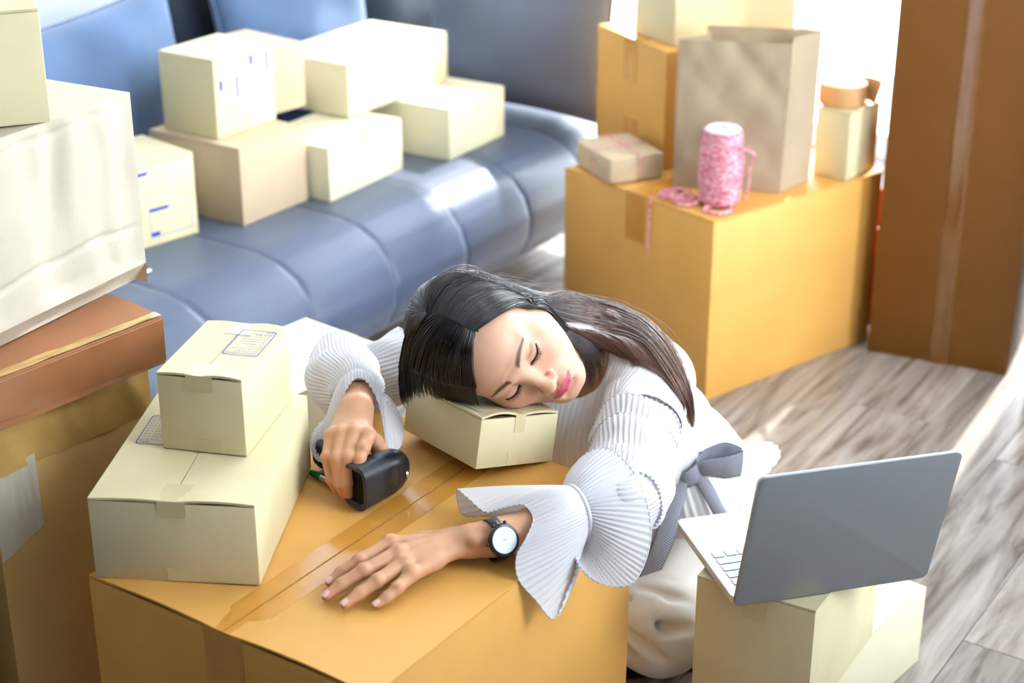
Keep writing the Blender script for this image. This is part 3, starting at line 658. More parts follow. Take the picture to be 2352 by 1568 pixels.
mb = MB(); mb.add([(.016, .1083, .01505), (.0275, .1083, .01505), (.0275, .1105, .01505), (.016, .1105, .01505)], [(0, 1, 2, 3)])
mb = MB(); mb.box(.040, .1045, .0149, .0485, .1065, .0151); mb.build('black_key_strip', M['screen'], lap)
mb = MB(); mb.add(*rounded_slab(LW_/2-.055, .140, LW_/2+.055, .212, .01352, .0138, .004)); mb.build('trackpad', M['alu'], lap)
for (fx, fy) in ((.02, .02), (LW_-.02, .02), (.02, LD_-.02), (LW_-.02, LD_-.02)):
    mb = MB(); mb.lathe([(0, -.0006), (.006, -.0006), (.006, .002), (0, .002)], 16, Matrix.Translation((fx, fy, 0))); mb.build('foot', bpy.data.materials['black_hinge'], lap)

# ---------------------------------------------------------------- barcode scanner and pen
M['black'] = mat('black_scanner_plastic', srgb(26, 28, 34), .28, .5, var=.03, vscale=20)
M['black_matte'] = mat('black_rubber', srgb(30, 32, 38), .5, .4, var=.05, vscale=40, bump=.1, bscale=600)
M['charcoal'] = mat('charcoal_plastic', srgb(44, 46, 54), .3, .5, var=.02)
TZ = .4662
scn = empty('barcode_scanner', (-.213, 1.976, TZ), (0, 0, atan2(.74, .67))); tag(scn, 'black handheld barcode scanner lying under the woman\'s hand', 'scanner')
# local: x along the head (window at x=0 looking along -x), -y... y across (towards the handle), z up
def superring(x, hw, hh, cz, n=28, e=2.8, cy=0):
    out = []
    for k in range(n):
        a_ = 2*pi*k/n; c, s_ = cos(a_), sin(a_)
        out.append((x, cy + hw*abs(c)**(2/e)*np.sign(c), cz + hh*abs(s_)**(2/e)*np.sign(s_)))
    return out
def loft(mb, rings, cap0=True, cap1=True, mi=0):
    P = np.array(rings); mb.grid(P, closed_v=True, mi=mi); o = len(mb.v) - P.shape[0]*P.shape[1]; n = P.shape[1]
    if cap0: mb.f.append(tuple(o+k for k in range(n))[::-1]); mb.mi.append(mi)
    if cap1: mb.f.append(tuple(o+(P.shape[0]-1)*n+k for k in range(n))); mb.mi.append(mi)
    return mb
hz = .0335
mb = MB(); loft(mb, [superring(.032, .0235, .0325, hz), superring(.045, .0238, .0326, hz), superring(.06, .0235, .032, hz, e=2.6), superring(.075, .0215, .0295, hz, e=2.4), superring(.087, .017, .024, hz, e=2.2), superring(.095, .010, .015, hz, e=2), superring(.098, .003, .004, hz, e=2)], cap0=True); mb.build('head', M['black'], scn, smooth='auto')
mb = MB(); loft(mb, [superring(.004, .0155, .0245, hz, e=4), superring(0, .018, .027, hz, e=4), superring(-.001, .0215, .0315, hz, e=3.4), superring(.001, .0235, .0333, hz, e=3.2), superring(.010, .0240, .0335, hz, e=3), superring(.033, .0237, .0328, hz)], cap0=False, cap1=True); mb.build('bezel', M['charcoal'], scn, smooth='auto')
mb = MB(); loft(mb, [superring(.006, .017, .026, hz, e=4), superring(.012, .017, .026, hz, e=4)]); mb.build('window', mat('scanner_window', srgb(3, 3, 4), .5, .15, var=.01), scn, smooth='auto')
mb = MB(); mb.box(.0035, -.016, .018, .0055, -.0145, .021); mb.build('indicator', mat('green_led', srgb(140, 170, 20), .4, .4, var=.01), scn)
mb = MB()
pan = []
for k in range(28):
    a_ = 2*pi*k/28; pan.append((.052 + .0085*cos(a_), -.0238 + .0012*abs(sin(a_)), hz + .0195*sin(a_)))
mb.add([(.052, -.0247, hz)] + pan, [(0, 1+k, 1+(k+1) % 28) for k in range(28)]); mb.build('trigger_panel', mat('smoked_panel', srgb(36, 34, 36), .2, .5, var=.02), scn, smooth=True)
mb = MB(); mb.lathe([(0, .002), (.004, .0016), (.0055, 0), (.0055, -.003)], 18, Matrix.Translation((.082, -.0185, hz-.004)) @ Matrix.Rotation(radians(62), 4, 'Z') @ Matrix.Rotation(radians(90), 4, 'X') @ Matrix.Rotation(radians(0), 4, 'Y')); mb.build('chrome_button', M['silver'], scn, smooth=True)
hr = [(.012, .0205, .024, .0285), (.03, .0185, .0205, .0255), (.06, .0185, .020, .0235), (.09, .0195, .0215, .0235), (.115, .021, .023, .025), (.127, .018, .021, .025), (.131, .008, .01, .025)]
mb = MB(); rings = []
for (y, hw, hh, cz) in hr:
    rings.append([(.055 + hw*abs(cos(a_))**.8*np.sign(cos(a_)), y, cz + hh*abs(sin(a_))**.8*np.sign(sin(a_))) for a_ in [2*pi*k/24 for k in range(24)]])
loft(mb, rings); mb.build('handle', M['black_matte'], scn, smooth='auto')
pen = empty('pen'); tag(pen, 'silver and green ballpoint pen beside the scanner', 'pen')
pa, pb_ = Vector((-.207, 1.996, TZ+.0055)), Vector((-.283, 2.073, TZ+.0055)); d = (pb_-pa); pen.matrix_world = Matrix.Translation(pa) @ d.to_track_quat('Z', 'Y').to_matrix().to_4x4()
pl = d.length
mb = MB(); mb.lathe([(0, 0), (.0008, 0), (.0012, .004), (.0036, .016), (.0045, .030), (.0045, .085), (.0048, .086)], 16); mb.build('barrel', M['silver'], pen, smooth='auto')
mb = MB(); mb.lathe([(.0048, .086), (.0052, .090), (.0052, pl-.01), (.004, pl), (0, pl)], 16); mb.build('green_cap', mat('green_plastic', srgb(20, 110, 50), .3, .5, var=.02), pen, smooth='auto')
mb = MB(); mb.box(-.001, -.0068, .040, .001, -.0054, .082); mb.build('clip', M['silver'], pen, bevel=.0004)
# ---------------------------------------------------------------- implicit surfaces
class SDF:
    def __init__(s, lo, hi, h):
        s.h = h; s.lo = np.array(lo, float); n = np.ceil((np.array(hi) - s.lo)/h).astype(int) + 1; s.n = n
        s.d = np.full(n, .05, np.float32)
        s.ax = [np.float32(s.lo[i]) + np.arange(n[i], dtype=np.float32)*np.float32(h) for i in range(3)]
    def _sl(s, lo, hi, m):
        a = np.clip(np.floor((np.array(lo) - m - s.lo)/s.h).astype(int), 0, s.n); b = np.clip(np.ceil((np.array(hi) + m - s.lo)/s.h).astype(int) + 1, 0, s.n)
        if np.any(b <= a): return None
        return tuple(slice(a[i], b[i]) for i in range(3))
    def _pts(s, sl):
        return s.ax[0][sl[0]][:, None, None], s.ax[1][sl[1]][None, :, None], s.ax[2][sl[2]][None, None, :]
    def _mix(s, sl, p, k, op):
        d = s.d[sl]
        if op == 'u':
            if k > 0: hh = np.clip(.5 + .5*(d - p)/k, 0, 1); r = d + (p - d)*hh - k*hh*(1-hh)
            else: r = np.minimum(d, p)
        else:
            if k > 0: hh = np.clip(.5 - .5*(d + p)/k, 0, 1); r = d + (-p - d)*hh + k*hh*(1-hh)
            else: r = np.maximum(d, -p)
        s.d[sl] = r
    def cone(s, a, b, ra, rb=None, k=.004, op='u'):
        rb = ra if rb is None else rb; a = np.array(a, float); b = np.array(b, float); R = max(ra, rb); m = k + .012
        sl = s._sl(np.minimum(a, b) - R, np.maximum(a, b) + R, m)
        if sl is None: return s
        X, Y, Z = s._pts(sl); ab = b - a; L2 = ab @ ab + 1e-12
        t = np.clip(((X-a[0])*ab[0] + (Y-a[1])*ab[1] + (Z-a[2])*ab[2])/L2, 0, 1)
        q = np.sqrt((X-a[0]-ab[0]*t)**2 + (Y-a[1]-ab[1]*t)**2 + (Z-a[2]-ab[2]*t)**2) - (ra + (rb-ra)*t)
        s._mix(sl, q.astype(np.float32), k, op); return s
    def ell(s, c, r, k=.004, op='u', R=None):
        c = np.array(c, float); r = np.array(r, float); m = k + .012; rm = r.max() if R is not None else r
        sl = s._sl(c - rm, c + rm, m)
        if sl is None: return s
        X, Y, Z = s._pts(sl); X = X-c[0]; Y = Y-c[1]; Z = Z-c[2]
        if R is not None:
            R = np.array(R); x = R[0,0]*X+R[1,0]*Y+R[2,0]*Z; y = R[0,1]*X+R[1,1]*Y+R[2,1]*Z; z = R[0,2]*X+R[1,2]*Y+R[2,2]*Z
        else: x, y, z = X, Y, Z
        k0 = np.sqrt((x/r[0])**2 + (y/r[1])**2 + (z/r[2])**2); k1 = np.sqrt((x/r[0]**2)**2 + (y/r[1]**2)**2 + (z/r[2]**2)**2) + 1e-9
        s._mix(sl, (k0*(k0-1)/k1).astype(np.float32), k, op); return s
    def chain(s, pts, rad, k=.004, op='u'):
        for i in range(len(pts)-1): s.cone(pts[i], pts[i+1], rad[i], rad[i+1], k, op)
        return s
    def sample(s, P):
        P = np.atleast_2d(np.asarray(P, float)); g = (P - s.lo)/s.h; i = np.clip(np.floor(g).astype(int), 0, s.n-2); f = np.clip(g - i, 0, 1); out = 0
        for dx in (0, 1):
            for dy in (0, 1):
                for dz in (0, 1):
                    w = (f[:,0] if dx else 1-f[:,0])*(f[:,1] if dy else 1-f[:,1])*(f[:,2] if dz else 1-f[:,2])
                    out = out + w*s.d[i[:,0]+dx, i[:,1]+dy, i[:,2]+dz]
        return out
    def grad(s, P, e=None):
        e = e or s.h*1.5; P = np.atleast_2d(np.asarray(P, float)); g = np.stack([s.sample(P + np.eye(3)[i]*e) - s.sample(P - np.eye(3)[i]*e) for i in range(3)], 1)
        return g/(np.linalg.norm(g, axis=1, keepdims=True) + 1e-9)
    def mesh(s):
        d = s.d; ins = d < 0; nx, ny, nz = d.shape
        c = np.zeros((nx-1, ny-1, nz-1), np.uint8)
        for dx in (0, 1):
            for dy in (0, 1):
                for dz in (0, 1): c += ins[dx:nx-1+dx, dy:ny-1+dy, dz:nz-1+dz]
        act = (c > 0) & (c < 8); idx = np.argwhere(act); vid = np.full(act.shape, -1, np.int32); vid[act] = np.arange(len(idx))
        acc = np.zeros((len(idx), 3)); cnt = np.zeros(len(idx))
        cor = [(x, y, z) for x in (0, 1) for y in (0, 1) for z in (0, 1)]
        val = {q: d[idx[:,0]+q[0], idx[:,1]+q[1], idx[:,2]+q[2]] for q in cor}
        for q in cor:
            for ax in range(3):
                if q[ax] == 0:
                    q2 = list(q); q2[ax] = 1; q2 = tuple(q2); v0, v1 = val[q], val[q2]; m = (v0 < 0) != (v1 < 0)
                    t = np.where(m, v0/(v0 - v1 + 1e-20), 0); p = np.tile(np.array(q, float), (len(idx), 1)); p[:, ax] = t
                    acc[m] += p[m]; cnt[m] += 1
        V = s.lo + s.h*(idx + acc/np.maximum(cnt, 1)[:, None]); F = []
        for ax in range(3):
            o1, o2 = [(1, 2), (2, 0), (0, 1)][ax]
            sl0 = [slice(None)]*3; sl1 = [slice(None)]*3; sl0[ax] = slice(0, -1); sl1[ax] = slice(1, None)
            a_, b_ = ins[tuple(sl0)], ins[tuple(sl1)]; cr = np.argwhere(a_ != b_)
            ok = (cr[:, o1] > 0) & (cr[:, o2] > 0) & (cr[:, o1] < d.shape[o1]-1) & (cr[:, o2] < d.shape[o2]-1); cr = cr[ok]
            if not len(cr): continue
            def cell(k1, k2): q = cr.copy(); q[:, o1] -= k1; q[:, o2] -= k2; return vid[q[:,0], q[:,1], q[:,2]]
            quad = np.stack([cell(1, 1), cell(0, 1), cell(0, 0), cell(1, 0)], 1)
            flip = ~a_[cr[:,0], cr[:,1], cr[:,2]]; quad[flip] = quad[flip][:, ::-1]; F.append(quad)
        return V, np.concatenate(F)
def relax(V, F, it=2, lam=.5):
    n = len(V); V = V.copy()
    for _ in range(it):
        acc = np.zeros_like(V); cnt = np.zeros(n)
        for a in range(4):
            b = (a+1) % 4
            for x, y in ((F[:, a], F[:, b]), (F[:, b], F[:, a])):
                for q in range(3): acc[:, q] += np.bincount(x, weights=V[y, q], minlength=n)
                cnt += np.bincount(x, minlength=n)
        V += lam*(acc/np.maximum(cnt, 1)[:, None] - V)
    return V

# ---------------------------------------------------------------- the woman: head
HR = np.array([[-0.4512, 0.476, -0.7549], [-0.0956, -0.8668, -0.4894], [-0.8873, -0.1486, 0.4366]])   # columns: her right, face forward, crown
HT = np.array([-.0256, 2.1608, .6304])
def h2w(p): return np.asarray(p) @ HR.T + HT
def w2h(p): return (np.asarray(p) - HT) @ HR
NECK_W = np.array([.118, 2.285, .548])
nk = w2h(NECK_W)
hd = SDF((-.088, -.125, -.20), (.088, .132, .130), .0014)
hd.ell((0, -.012, .030), (.0725, .092, .085), k=0)
hd.ell((0, .030, .034), (.060, .058, .050), k=.025)
hd.ell((0, .026, -.036), (.060, .060, .074), k=.03)
for sx in (-1, 1):
    hd.cone((sx*.052, .004, -.050), (sx*.016, .064, -.092), .017, .016, k=.03)
    hd.ell((sx*.040, .050, -.026), (.024, .027, .024), k=.028)
    hd.cone((sx*.012, .0865, .0185), (sx*.042, .072, .021), .008, .005, k=.018)
hd.cone((-.008, .072, -.096), (.008, .072, -.096), .0165, .0165, k=.022)
hd.ell((0, .078, -.068), (.027, .0165, .021), k=.016)
hd.cone((0, -.018, -.06), nk, .047, .052, k=.03)
for sx in (-1, 1):   # sockets and closed lids
    hd.ell((sx*.030, .101, .0035), (.019, .014, .0125), k=.012, op='s')
    hd.ell((sx*.031, .0705, -.001), (.0165, .0142, .0122), k=.006)
# nose
hd.cone((0, .0815, .016), (0, .0985, -.028), .0075, .0085, k=.013)
hd.ell((0, .1045, -.0375), (.0105, .0105, .0088), k=.009)
for sx in (-1, 1):
    hd.ell((sx*.0115, .0955, -.0415), (.0072, .0088, .0068), k=.006)
    hd.ell((sx*.0062, .1015, -.0478), (.0034, .0046, .0030), k=.0025, op='s')
hd.cone((0, .0985, -.052), (0, .0965, -.060), .0026, .0030, k=.005, op='s')
# lips
hd.chain([(-.0235, .0855, -.0680), (-.012, .0925, -.0650), (-.004, .0952, -.0640), (0, .0948, -.0646), (.004, .0952, -.0640), (.012, .0925, -.0650), (.0235, .0855, -.0680)], [.0012, .0034, .0042, .0040, .0042, .0034, .0012], k=.004)
hd.chain([(-.0225, .0855, -.0690), (-.011, .0915, -.0738), (0, .0937, -.0750), (.011, .0915, -.0738), (.0225, .0855, -.0690)], [.0012, .0048, .0058, .0048, .0012], k=.004)
hd.chain([(-.0245, .088, -.0684), (-.012, .0975, -.0690), (0, .1005, -.0696), (.012, .0975, -.0690), (.0245, .088, -.0684)], [.0009]*5, k=.0022, op='s')
hd.cone((-.011, .0935, -.0838), (.011, .0935, -.0838), .0035, k=.009, op='s')
# lid margins
def lid_curve(sx, n=13):
    out = []
    for k in range(n):
        t = k/(n-1); x = .0165 + .0295*t; z = -.0030 - .0050*sin(pi*t)**.9 + .0030*t
        out.append((sx*x, z))
    return out
def surf_y(x, z, y0=.128, y1=0.0):
    ys = np.arange(y0, y1, -.0007); P = np.stack([np.full_like(ys, x), ys, np.full_like(ys, z)], 1); v = hd.sample(P); i = np.argmax(v < 0)
    if i == 0: return y1
    return ys[i] + .0007*(-v[i])/(v[i-1] - v[i] + 1e-9)
LIDS = {}
for sx in (-1, 1):
    pts = [(x, surf_y(x, z), z) for x, z in lid_curve(sx)]; LIDS[sx] = pts
    hd.chain([(p[0], p[1]+.0004, p[2]) for p in pts], [.0010]*len(pts), k=.002, op='s')
    cr = [(p[0]*1.0, surf_y(p[0], p[2]+.0125*(1-.15*abs(i-6)/6))+.0006, p[2]+.0125*(1-.15*abs(i-6)/6)) for i, p in enumerate(pts)]
    hd.chain(cr[1:-1], [.0007]*(len(cr)-2), k=.003, op='s')
# ears
for sx in (-1, 1):
    ER = np.array(Matrix.Rotation(radians(-14), 3, 'X') @ Matrix.Rotation(radians(sx*-18), 3, 'Z'))
    hd.ell((sx*.0735, -.008, -.006), (.0065, .0165, .030), k=.004, R=ER)
    hd.ell((sx*.081, -.002, -.002), (.0065, .010, .019), k=.004, op='s', R=ER)
HV, HF = hd.mesh(); HV = relax(HV, HF, 2, .45)
def smooth_step(a, b, x): t = np.clip((x-a)/(b-a), 0, 1); return t*t*(3-2*t)
SKIN = np.array(srgb(217, 168, 140)[:3]); SKIN_HAND = np.array(srgb(204, 152, 116)[:3]); LIP = np.array(srgb(196, 78, 98)[:3]); BROW = np.array(srgb(84, 56, 52)[:3]); BLUSH = np.array(srgb(228, 150, 132)[:3])
hc = np.tile(SKIN, (len(HV), 1)); X, Y, Z = HV.T; ax_ = np.abs(X)
def blend(c, m): 
    global hc; hc = hc*(1-m[:, None]) + c*m[:, None]
blend(BLUSH, .45*np.exp(-(((ax_-.040)/.018)**2 + ((Z+.028)/.020)**2))*(Y > .02))
blend(BLUSH, .30*np.exp(-((X/.012)**2 + ((Z+.040)/.012)**2))*(Y > .09))
bz = .0225 + .0035*np.sin(pi*np.clip((ax_-.012)/.036, 0, 1)**.8) + .0012*(ax_-.012)/.036; bt = np.clip((ax_-.011)/.038, 0, 1)
bw_ = .0052*np.clip(1.05-bt*.75, 0, 1)**.8
blend(BROW, .93*(1-smooth_step(.35, 1.15, np.abs(Z-bz)/np.maximum(bw_, .0008)))*smooth_step(.009, .014, ax_)*(1-smooth_step(.047, .051, ax_))*(Y > .04))
lt = np.clip(ax_/.0245, 0, 1); up_edge = -.0590 - .0085*lt**1.6 - .0014*np.exp(-(ax_/.0035)**2) ; lo_edge = -.0815 + .0125*lt**2.2
blend(LIP, .92*smooth_step(-.0006, .0012, up_edge - Z)*smooth_step(-.0006, .0014, Z - lo_edge)*(1-smooth_step(.0235, .0252, ax_))*(Y > .07))
blend(np.array(srgb(205, 140, 120)[:3]), .35*np.exp(-(((ax_-.032)/.014)**2 + ((Z-.006)/.006)**2))*(Y > .06))
HEADV = h2w(HV)

# ---------------------------------------------------------------- hands and forearms
A3 = lambda *p: np.array(p, float)
def frame_hand(sd, fingers, rad):
    for f, r in zip(fingers, rad): sd.chain(f, r, k=.0045)
# left hand lying flat on the carton
LHF = [[(-.1155, 1.8455, .491), (-.155, 1.8387, .4935), (-.1916, 1.8043, .489), (-.2128, 1.7914, .481), (-.2268, 1.7781, .4745)],
       [(-.106, 1.833, .493), (-.1432, 1.8116, .4955), (-.1844, 1.7771, .491), (-.211, 1.7603, .482), (-.2275, 1.7461, .4745)],
       [(-.100, 1.820, .491), (-.1351, 1.7935, .4925), (-.1663, 1.7587, .488), (-.1869, 1.7435, .480), (-.2034, 1.7284, .4740)],
       [(-.095, 1.807, .487), (-.125, 1.7755, .4870), (-.1411, 1.7507, .483), (-.1535, 1.7384, .477), (-.1648, 1.7296, .4730)]]
LHR = [[.0115, .0108, .0090, .0080, .0066], [.0118, .0110, .0092, .0082, .0067], [.0112, .0104, .0086, .0077, .0063], [.0105, .0094, .0078, .0069, .0058]]
LTH = [(-.075, 1.866, .486), (-.115, 1.872, .481), (-.150, 1.862, .4765), (-.178, 1.8505, .4745)]
L_EL, L_WR = A3(.158, 1.952, .498), A3(-.022, 1.8490, .4955)
lh = SDF((-.245, 1.705, .455), (.19, 2.01, .545), .0014)
frame_hand(lh, LHF, LHR)
lh.chain(LTH, [.0135, .0105, .0092, .0075], k=.006)
lh.ell((-.108, 1.826, .4885), (.040, .030, .0130), k=.010, R=np.array(Matrix.Rotation(radians(36), 3, 'Z')))
lh.ell((-.075, 1.843, .4900), (.038, .026, .0145), k=.012, R=np.array(Matrix.Rotation(radians(25), 3, 'Z')))
lh.cone(A3(-.050, 1.848, .4935), L_WR + A3(.01, .006, 0), .0225, .0225, k=.014)
lh.chain([L_WR, A3(.03, 1.873, .4965), A3(.09, 1.912, .4975), L_EL], [.0225, .027, .033, .036], k=.012)
lh.ell((-.045, 1.8285, .504), (.009, .008, .006), k=.010)          # wrist bone
for f in LHF: lh.ell(A3(*f[1]) + A3(0, 0, .0040), (.0085, .0085, .0075), k=.008)   # knuckles
for f, r in zip(LHF, LHR): lh.ell(A3(*f[2]) + A3(0, 0, .0012), (r[2]*.98,)*3, k=.003)
lh.ell((-.1, 1.8, .444), (.3, .3, .0222), k=.002, op='s')            # the palm rests flat on the carton
LV, LF_ = lh.mesh(); LV = relax(LV, LF_, 2, .5)
# right hand gripping the scanner
RHF = [[(-.212, 2.062, .545), (-.197, 2.030, .550), (-.2015, 2.006, .5445), (-.2055, 1.993, .535), (-.2085, 1.985, .5265)],
       [(-.220, 2.064, .548), (-.2164, 2.0345, .553), (-.2225, 1.9975, .5355), (-.2240, 1.9865, .502), (-.2225, 1.9915, .4815)],
       [(-.229, 2.064, .546), (-.2330, 2.0345, .550), (-.2370, 1.9985, .5325), (-.2345, 1.9900, .4985), (-.2300, 1.9960, .4790)],
       [(-.238, 2.064, .541), (-.2480, 2.040, .5445), (-.2520, 2.0085, .5290), (-.2470, 2.0010, .4990), (-.2425, 2.0050, .4815)]]
RHR = [[.0115, .0110, .0090, .0080, .0066], [.0118, .0112, .0092, .0082, .0068], [.0112, .0106, .0088, .0078, .0064], [.0105, .0096, .0080, .0070, .0058]]
RTH = [(-.212, 2.075, .535), (-.190, 2.052, .528), (-.177, 2.036, .520), (-.166, 2.032, .512)]
R_WR, R_EL = A3(-.2185, 2.098, .558), A3(-.238, 2.335, .492)
rh = SDF((-.285, 1.965, .455), (-.145, 2.38, .61), .0014)
frame_hand(rh, RHF, RHR)
rh.chain(RTH, [.014, .0115, .0098, .0078], k=.007)
rh.ell((-.2235, 2.055, .5455), (.0300, .030, .0140), k=.010, R=np.array(Matrix.Rotation(radians(8), 3, 'X')))
rh.ell((-.222, 2.080, .5495), (.0260, .028, .0150), k=.012)
rh.chain([A3(-.2205, 2.088, .553), R_WR, A3(-.222, 2.16, .556), A3(-.228, 2.25, .53), R_EL], [.0215, .0215, .0255, .031, .034], k=.012)
for f in RHF: rh.ell(A3(*f[1]) + A3(0, 0, .003), (.0090, .0090, .0080), k=.008)
for f, r in zip(RHF, RHR): rh.ell(A3(*f[2]) + A3(0, -.001, .001), (r[2]*.98,)*3, k=.003)
RV, RF_ = rh.mesh(); RV = relax(RV, RF_, 2, .5)

# ---------------------------------------------------------------- torso under the clothes, then the clothes
L_SH, R_SH = A3(.205, 2.262, .528), A3(-.015, 2.455, .520)
CH = A3(.118, 2.345, .485); WA = A3(.232, 2.485, .325); PE = A3(.29, 2.60, .155)
bt = SDF((-.32, 1.90, .02), (.50, 2.80, .64), .007)
bt.cone(NECK_W, CH, .05, .085, k=.03); bt.cone(L_SH, R_SH, .050, k=.04); bt.cone(CH, WA, .100, .085, k=.05); bt.cone(WA, PE, .085, .10, k=.04)
bt.cone(L_SH, L_EL, .045, .036, k=.02); bt.cone(R_SH, R_EL, .045, .036, k=.02)
BV, BF = bt.mesh()
allV, allF, allC = [], [], []; off = 0
for V, F, C in ((HEADV, HF, hc), (LV, LF_, None), (RV, RF_, None), (BV, BF, None)):
    allV.append(V); allF.append(F + off); off += len(V)
    if C is None:
        C = np.tile(SKIN_HAND, (len(V), 1))
    allC.append(C)
# fingertips and knuckles a little pinker
def tint(i, fs, col, idx, rad, w):
    V = allV[i]
    for f in fs:
        d2 = np.sum((V - np.array(f[idx]))**2, 1); m = w*np.exp(-d2/rad**2); allC[i] = allC[i]*(1-m[:, None]) + col*m[:, None]
PINK = np.array(srgb(216, 140, 116)[:3])
for i, fs in ((1, LHF), (2, RHF)):
    tint(i, fs, PINK, 4, .012, .5); tint(i, fs, PINK, 2, .009, .35); tint(i, fs, PINK, 1, .010, .25)
def skin_mat():
    m, nt, p = new_mat('skin'); L = nt.links.new
    at = N(nt, 'ShaderNodeAttribute', attribute_name='tone'); tc = N(nt, 'ShaderNodeTexCoord')
    no = N(nt, 'ShaderNodeTexNoise', i_Scale=60.0, i_Detail=4.0); L(tc.outputs['Object'], no.inputs['Vector'])
    mr = N(nt, 'ShaderNodeMapRange'); mr.inputs[3].default_value = .94; mr.inputs[4].default_value = 1.06; L(no.outputs[0], mr.inputs[0])
    mx = N(nt, 'ShaderNodeMix', data_type='RGBA', blend_type='MULTIPLY'); mx.inputs[0].default_value = 1; L(at.outputs['Color'], mx.inputs[6]); L(mr.outputs[0], mx.inputs[7]); L(mx.outputs[2], p.inputs['Base Color'])
    p.inputs['Roughness'].default_value = .45; p.inputs['Specular IOR Level'].default_value = .4
    p.inputs['Subsurface Weight'].default_value = .18; p.inputs['Subsurface Radius'].default_value = (1, .4, .2); p.inputs['Subsurface Scale'].default_value = .004
    nb = N(nt, 'ShaderNodeTexNoise', i_Scale=900.0, i_Detail=2.0); L(tc.outputs['Object'], nb.inputs['Vector'])
    bp = N(nt, 'ShaderNodeBump', i_Strength=.06, i_Distance=.001); L(nb.outputs[0], bp.inputs['Height']); L(bp.outputs[0], p.inputs['Normal'])
    return m
M['skin'] = skin_mat()
PERSON = empty('person', (.28, 2.58, 0)); tag(PERSON, 'woman in a white pleated blouse asleep with her cheek on a small carton', 'person')
PINV = Matrix.Translation((.28, 2.58, 0)).inverted()
def pparent(o, p=None):
    p = p or PERSON; o.parent = p; o.matrix_parent_inverse = PINV if p is PERSON else Matrix(); return o
body = pparent(np_mesh('body', np.concatenate(allV), np.concatenate(allF), M['skin']))
col = body.data.color_attributes.new('tone', 'FLOAT_COLOR', 'POINT'); cc = np.concatenate(allC); col.data.foreach_set('color', np.concatenate([cc, np.ones((len(cc), 1))], 1).astype(np.float32).ravel())
if len(body.data.vertices) != len(cc): print('vertex mismatch', len(body.data.vertices), len(cc))
# lashes
M['lash'] = mat('black_lash', srgb(22, 16, 16), .5, .3, var=.01)
for sx in (-1, 1):
    mb = MB(); pts = LIDS[sx]; mb.tube([h2w((p[0], p[1]+.0003, p[2])) for p in pts[1:]], [.0005]+[.0008]*(len(pts)-3)+[.0005], 6)
    r = np.random.default_rng(5+sx)
    for k in range(46):
        t = (k+.5)/46; q = t*(len(pts)-1); i = min(int(q), len(pts)-2); f = q-i; p = np.array(pts[i])*(1-f) + np.array(pts[i+1])*f
        ln = (.0035 + .0045*sin(pi*min(1, t*1.05))**.7)*r.uniform(.8, 1.15); dx = sx*(-.15 + .75*t) + r.uniform(-.12, .12)
        d0 = np.array((dx, .75, -.55)); d1 = np.array((dx*1.2, .55, -.35)); d0 /= np.linalg.norm(d0); d1 /= np.linalg.norm(d1)
        c = [p, p + d0*ln*.5, p + d0*ln*.5 + d1*ln*.5]
        mb.tube([h2w(v) for v in c], [.00033, .00026, .00008], 4, cap=False)
    pparent(mb.build('eyelashes', M['lash'], None, smooth=True))
# nails
M['nail'] = mat('pink_fingernail', srgb(238, 188, 178), .22, .5, var=.02)
def nail(p0, p1, r, up, w=.0052, ln=.0105):
    p0, p1, up = A3(*p0), A3(*p1), A3(*up); d = (p1-p0); d /= np.linalg.norm(d); up = up - d*(up@d); up /= np.linalg.norm(up); sd = np.cross(d, up); P = np.zeros((9, 9, 3))
    for i in range(9):
        for j in range(9):
            u, v = i/8*2-1, j/8*2-1; wv = w*(1 - .25*max(0, -v))*sqrt(max(0.0, 1 - .35*max(0, abs(v)-.6)*2)); x = u*wv
            lift = sqrt(max(0, (r*1.06)**2 - x*x)); P[i, j] = p1 + d*(v*ln/2 + r*.10) + sd*x + up*(lift - .0002 - .0012*(v > .3)*(v-.3))
    mb = MB(); mb.grid(P); pparent(mb.build('fingernail', M['nail'], None, smooth=True))
for f, r in zip(LHF, LHR): nail(f[3], f[4], r[4], (-.35, -.35, 1))
nail(LTH[2], LTH[3], .0075, (0, .9, .6))
nail(RHF[0][3], RHF[0][4], RHR[0][4], (-.2, -1, .7))
# ---------------------------------------------------------------- trousers
M['trousers'] = mat('cream_trouser_cloth', srgb(232, 224, 216), .75, .2, var=.03, vscale=12, bump=.15, bscale=500)
M['blouse'] = mat('white_pleated_blouse', srgb(238, 236, 240), .7, .25, trans=.3, var=.01)
HIPL, HIPR, KNL, ANL = A3(.375, 2.545, .135), A3(.215, 2.66, .135), A3(.236, 2.222, .112), A3(-.02, 2.42, .06)
KNR, ANR = A3(-.02, 2.66, .15), A3(.16, 2.40, .05)
tr = SDF((-.12, 2.10, .0), (.52, 2.80, .34), .0045)
tr.ell((.295, 2.60, .145), (.155, .135, .125), k=0); tr.cone(HIPL, KNL, .088, .070, k=.04); tr.cone(KNL, ANL, .068, .048, k=.03); tr.cone(HIPR, KNR, .088, .070, k=.04); tr.cone(KNR, ANR, .066, .045, k=.03)
tr.cone(PE + A3(0, 0, .06), WA - A3(0, 0, .03), .11, .095, k=.04)
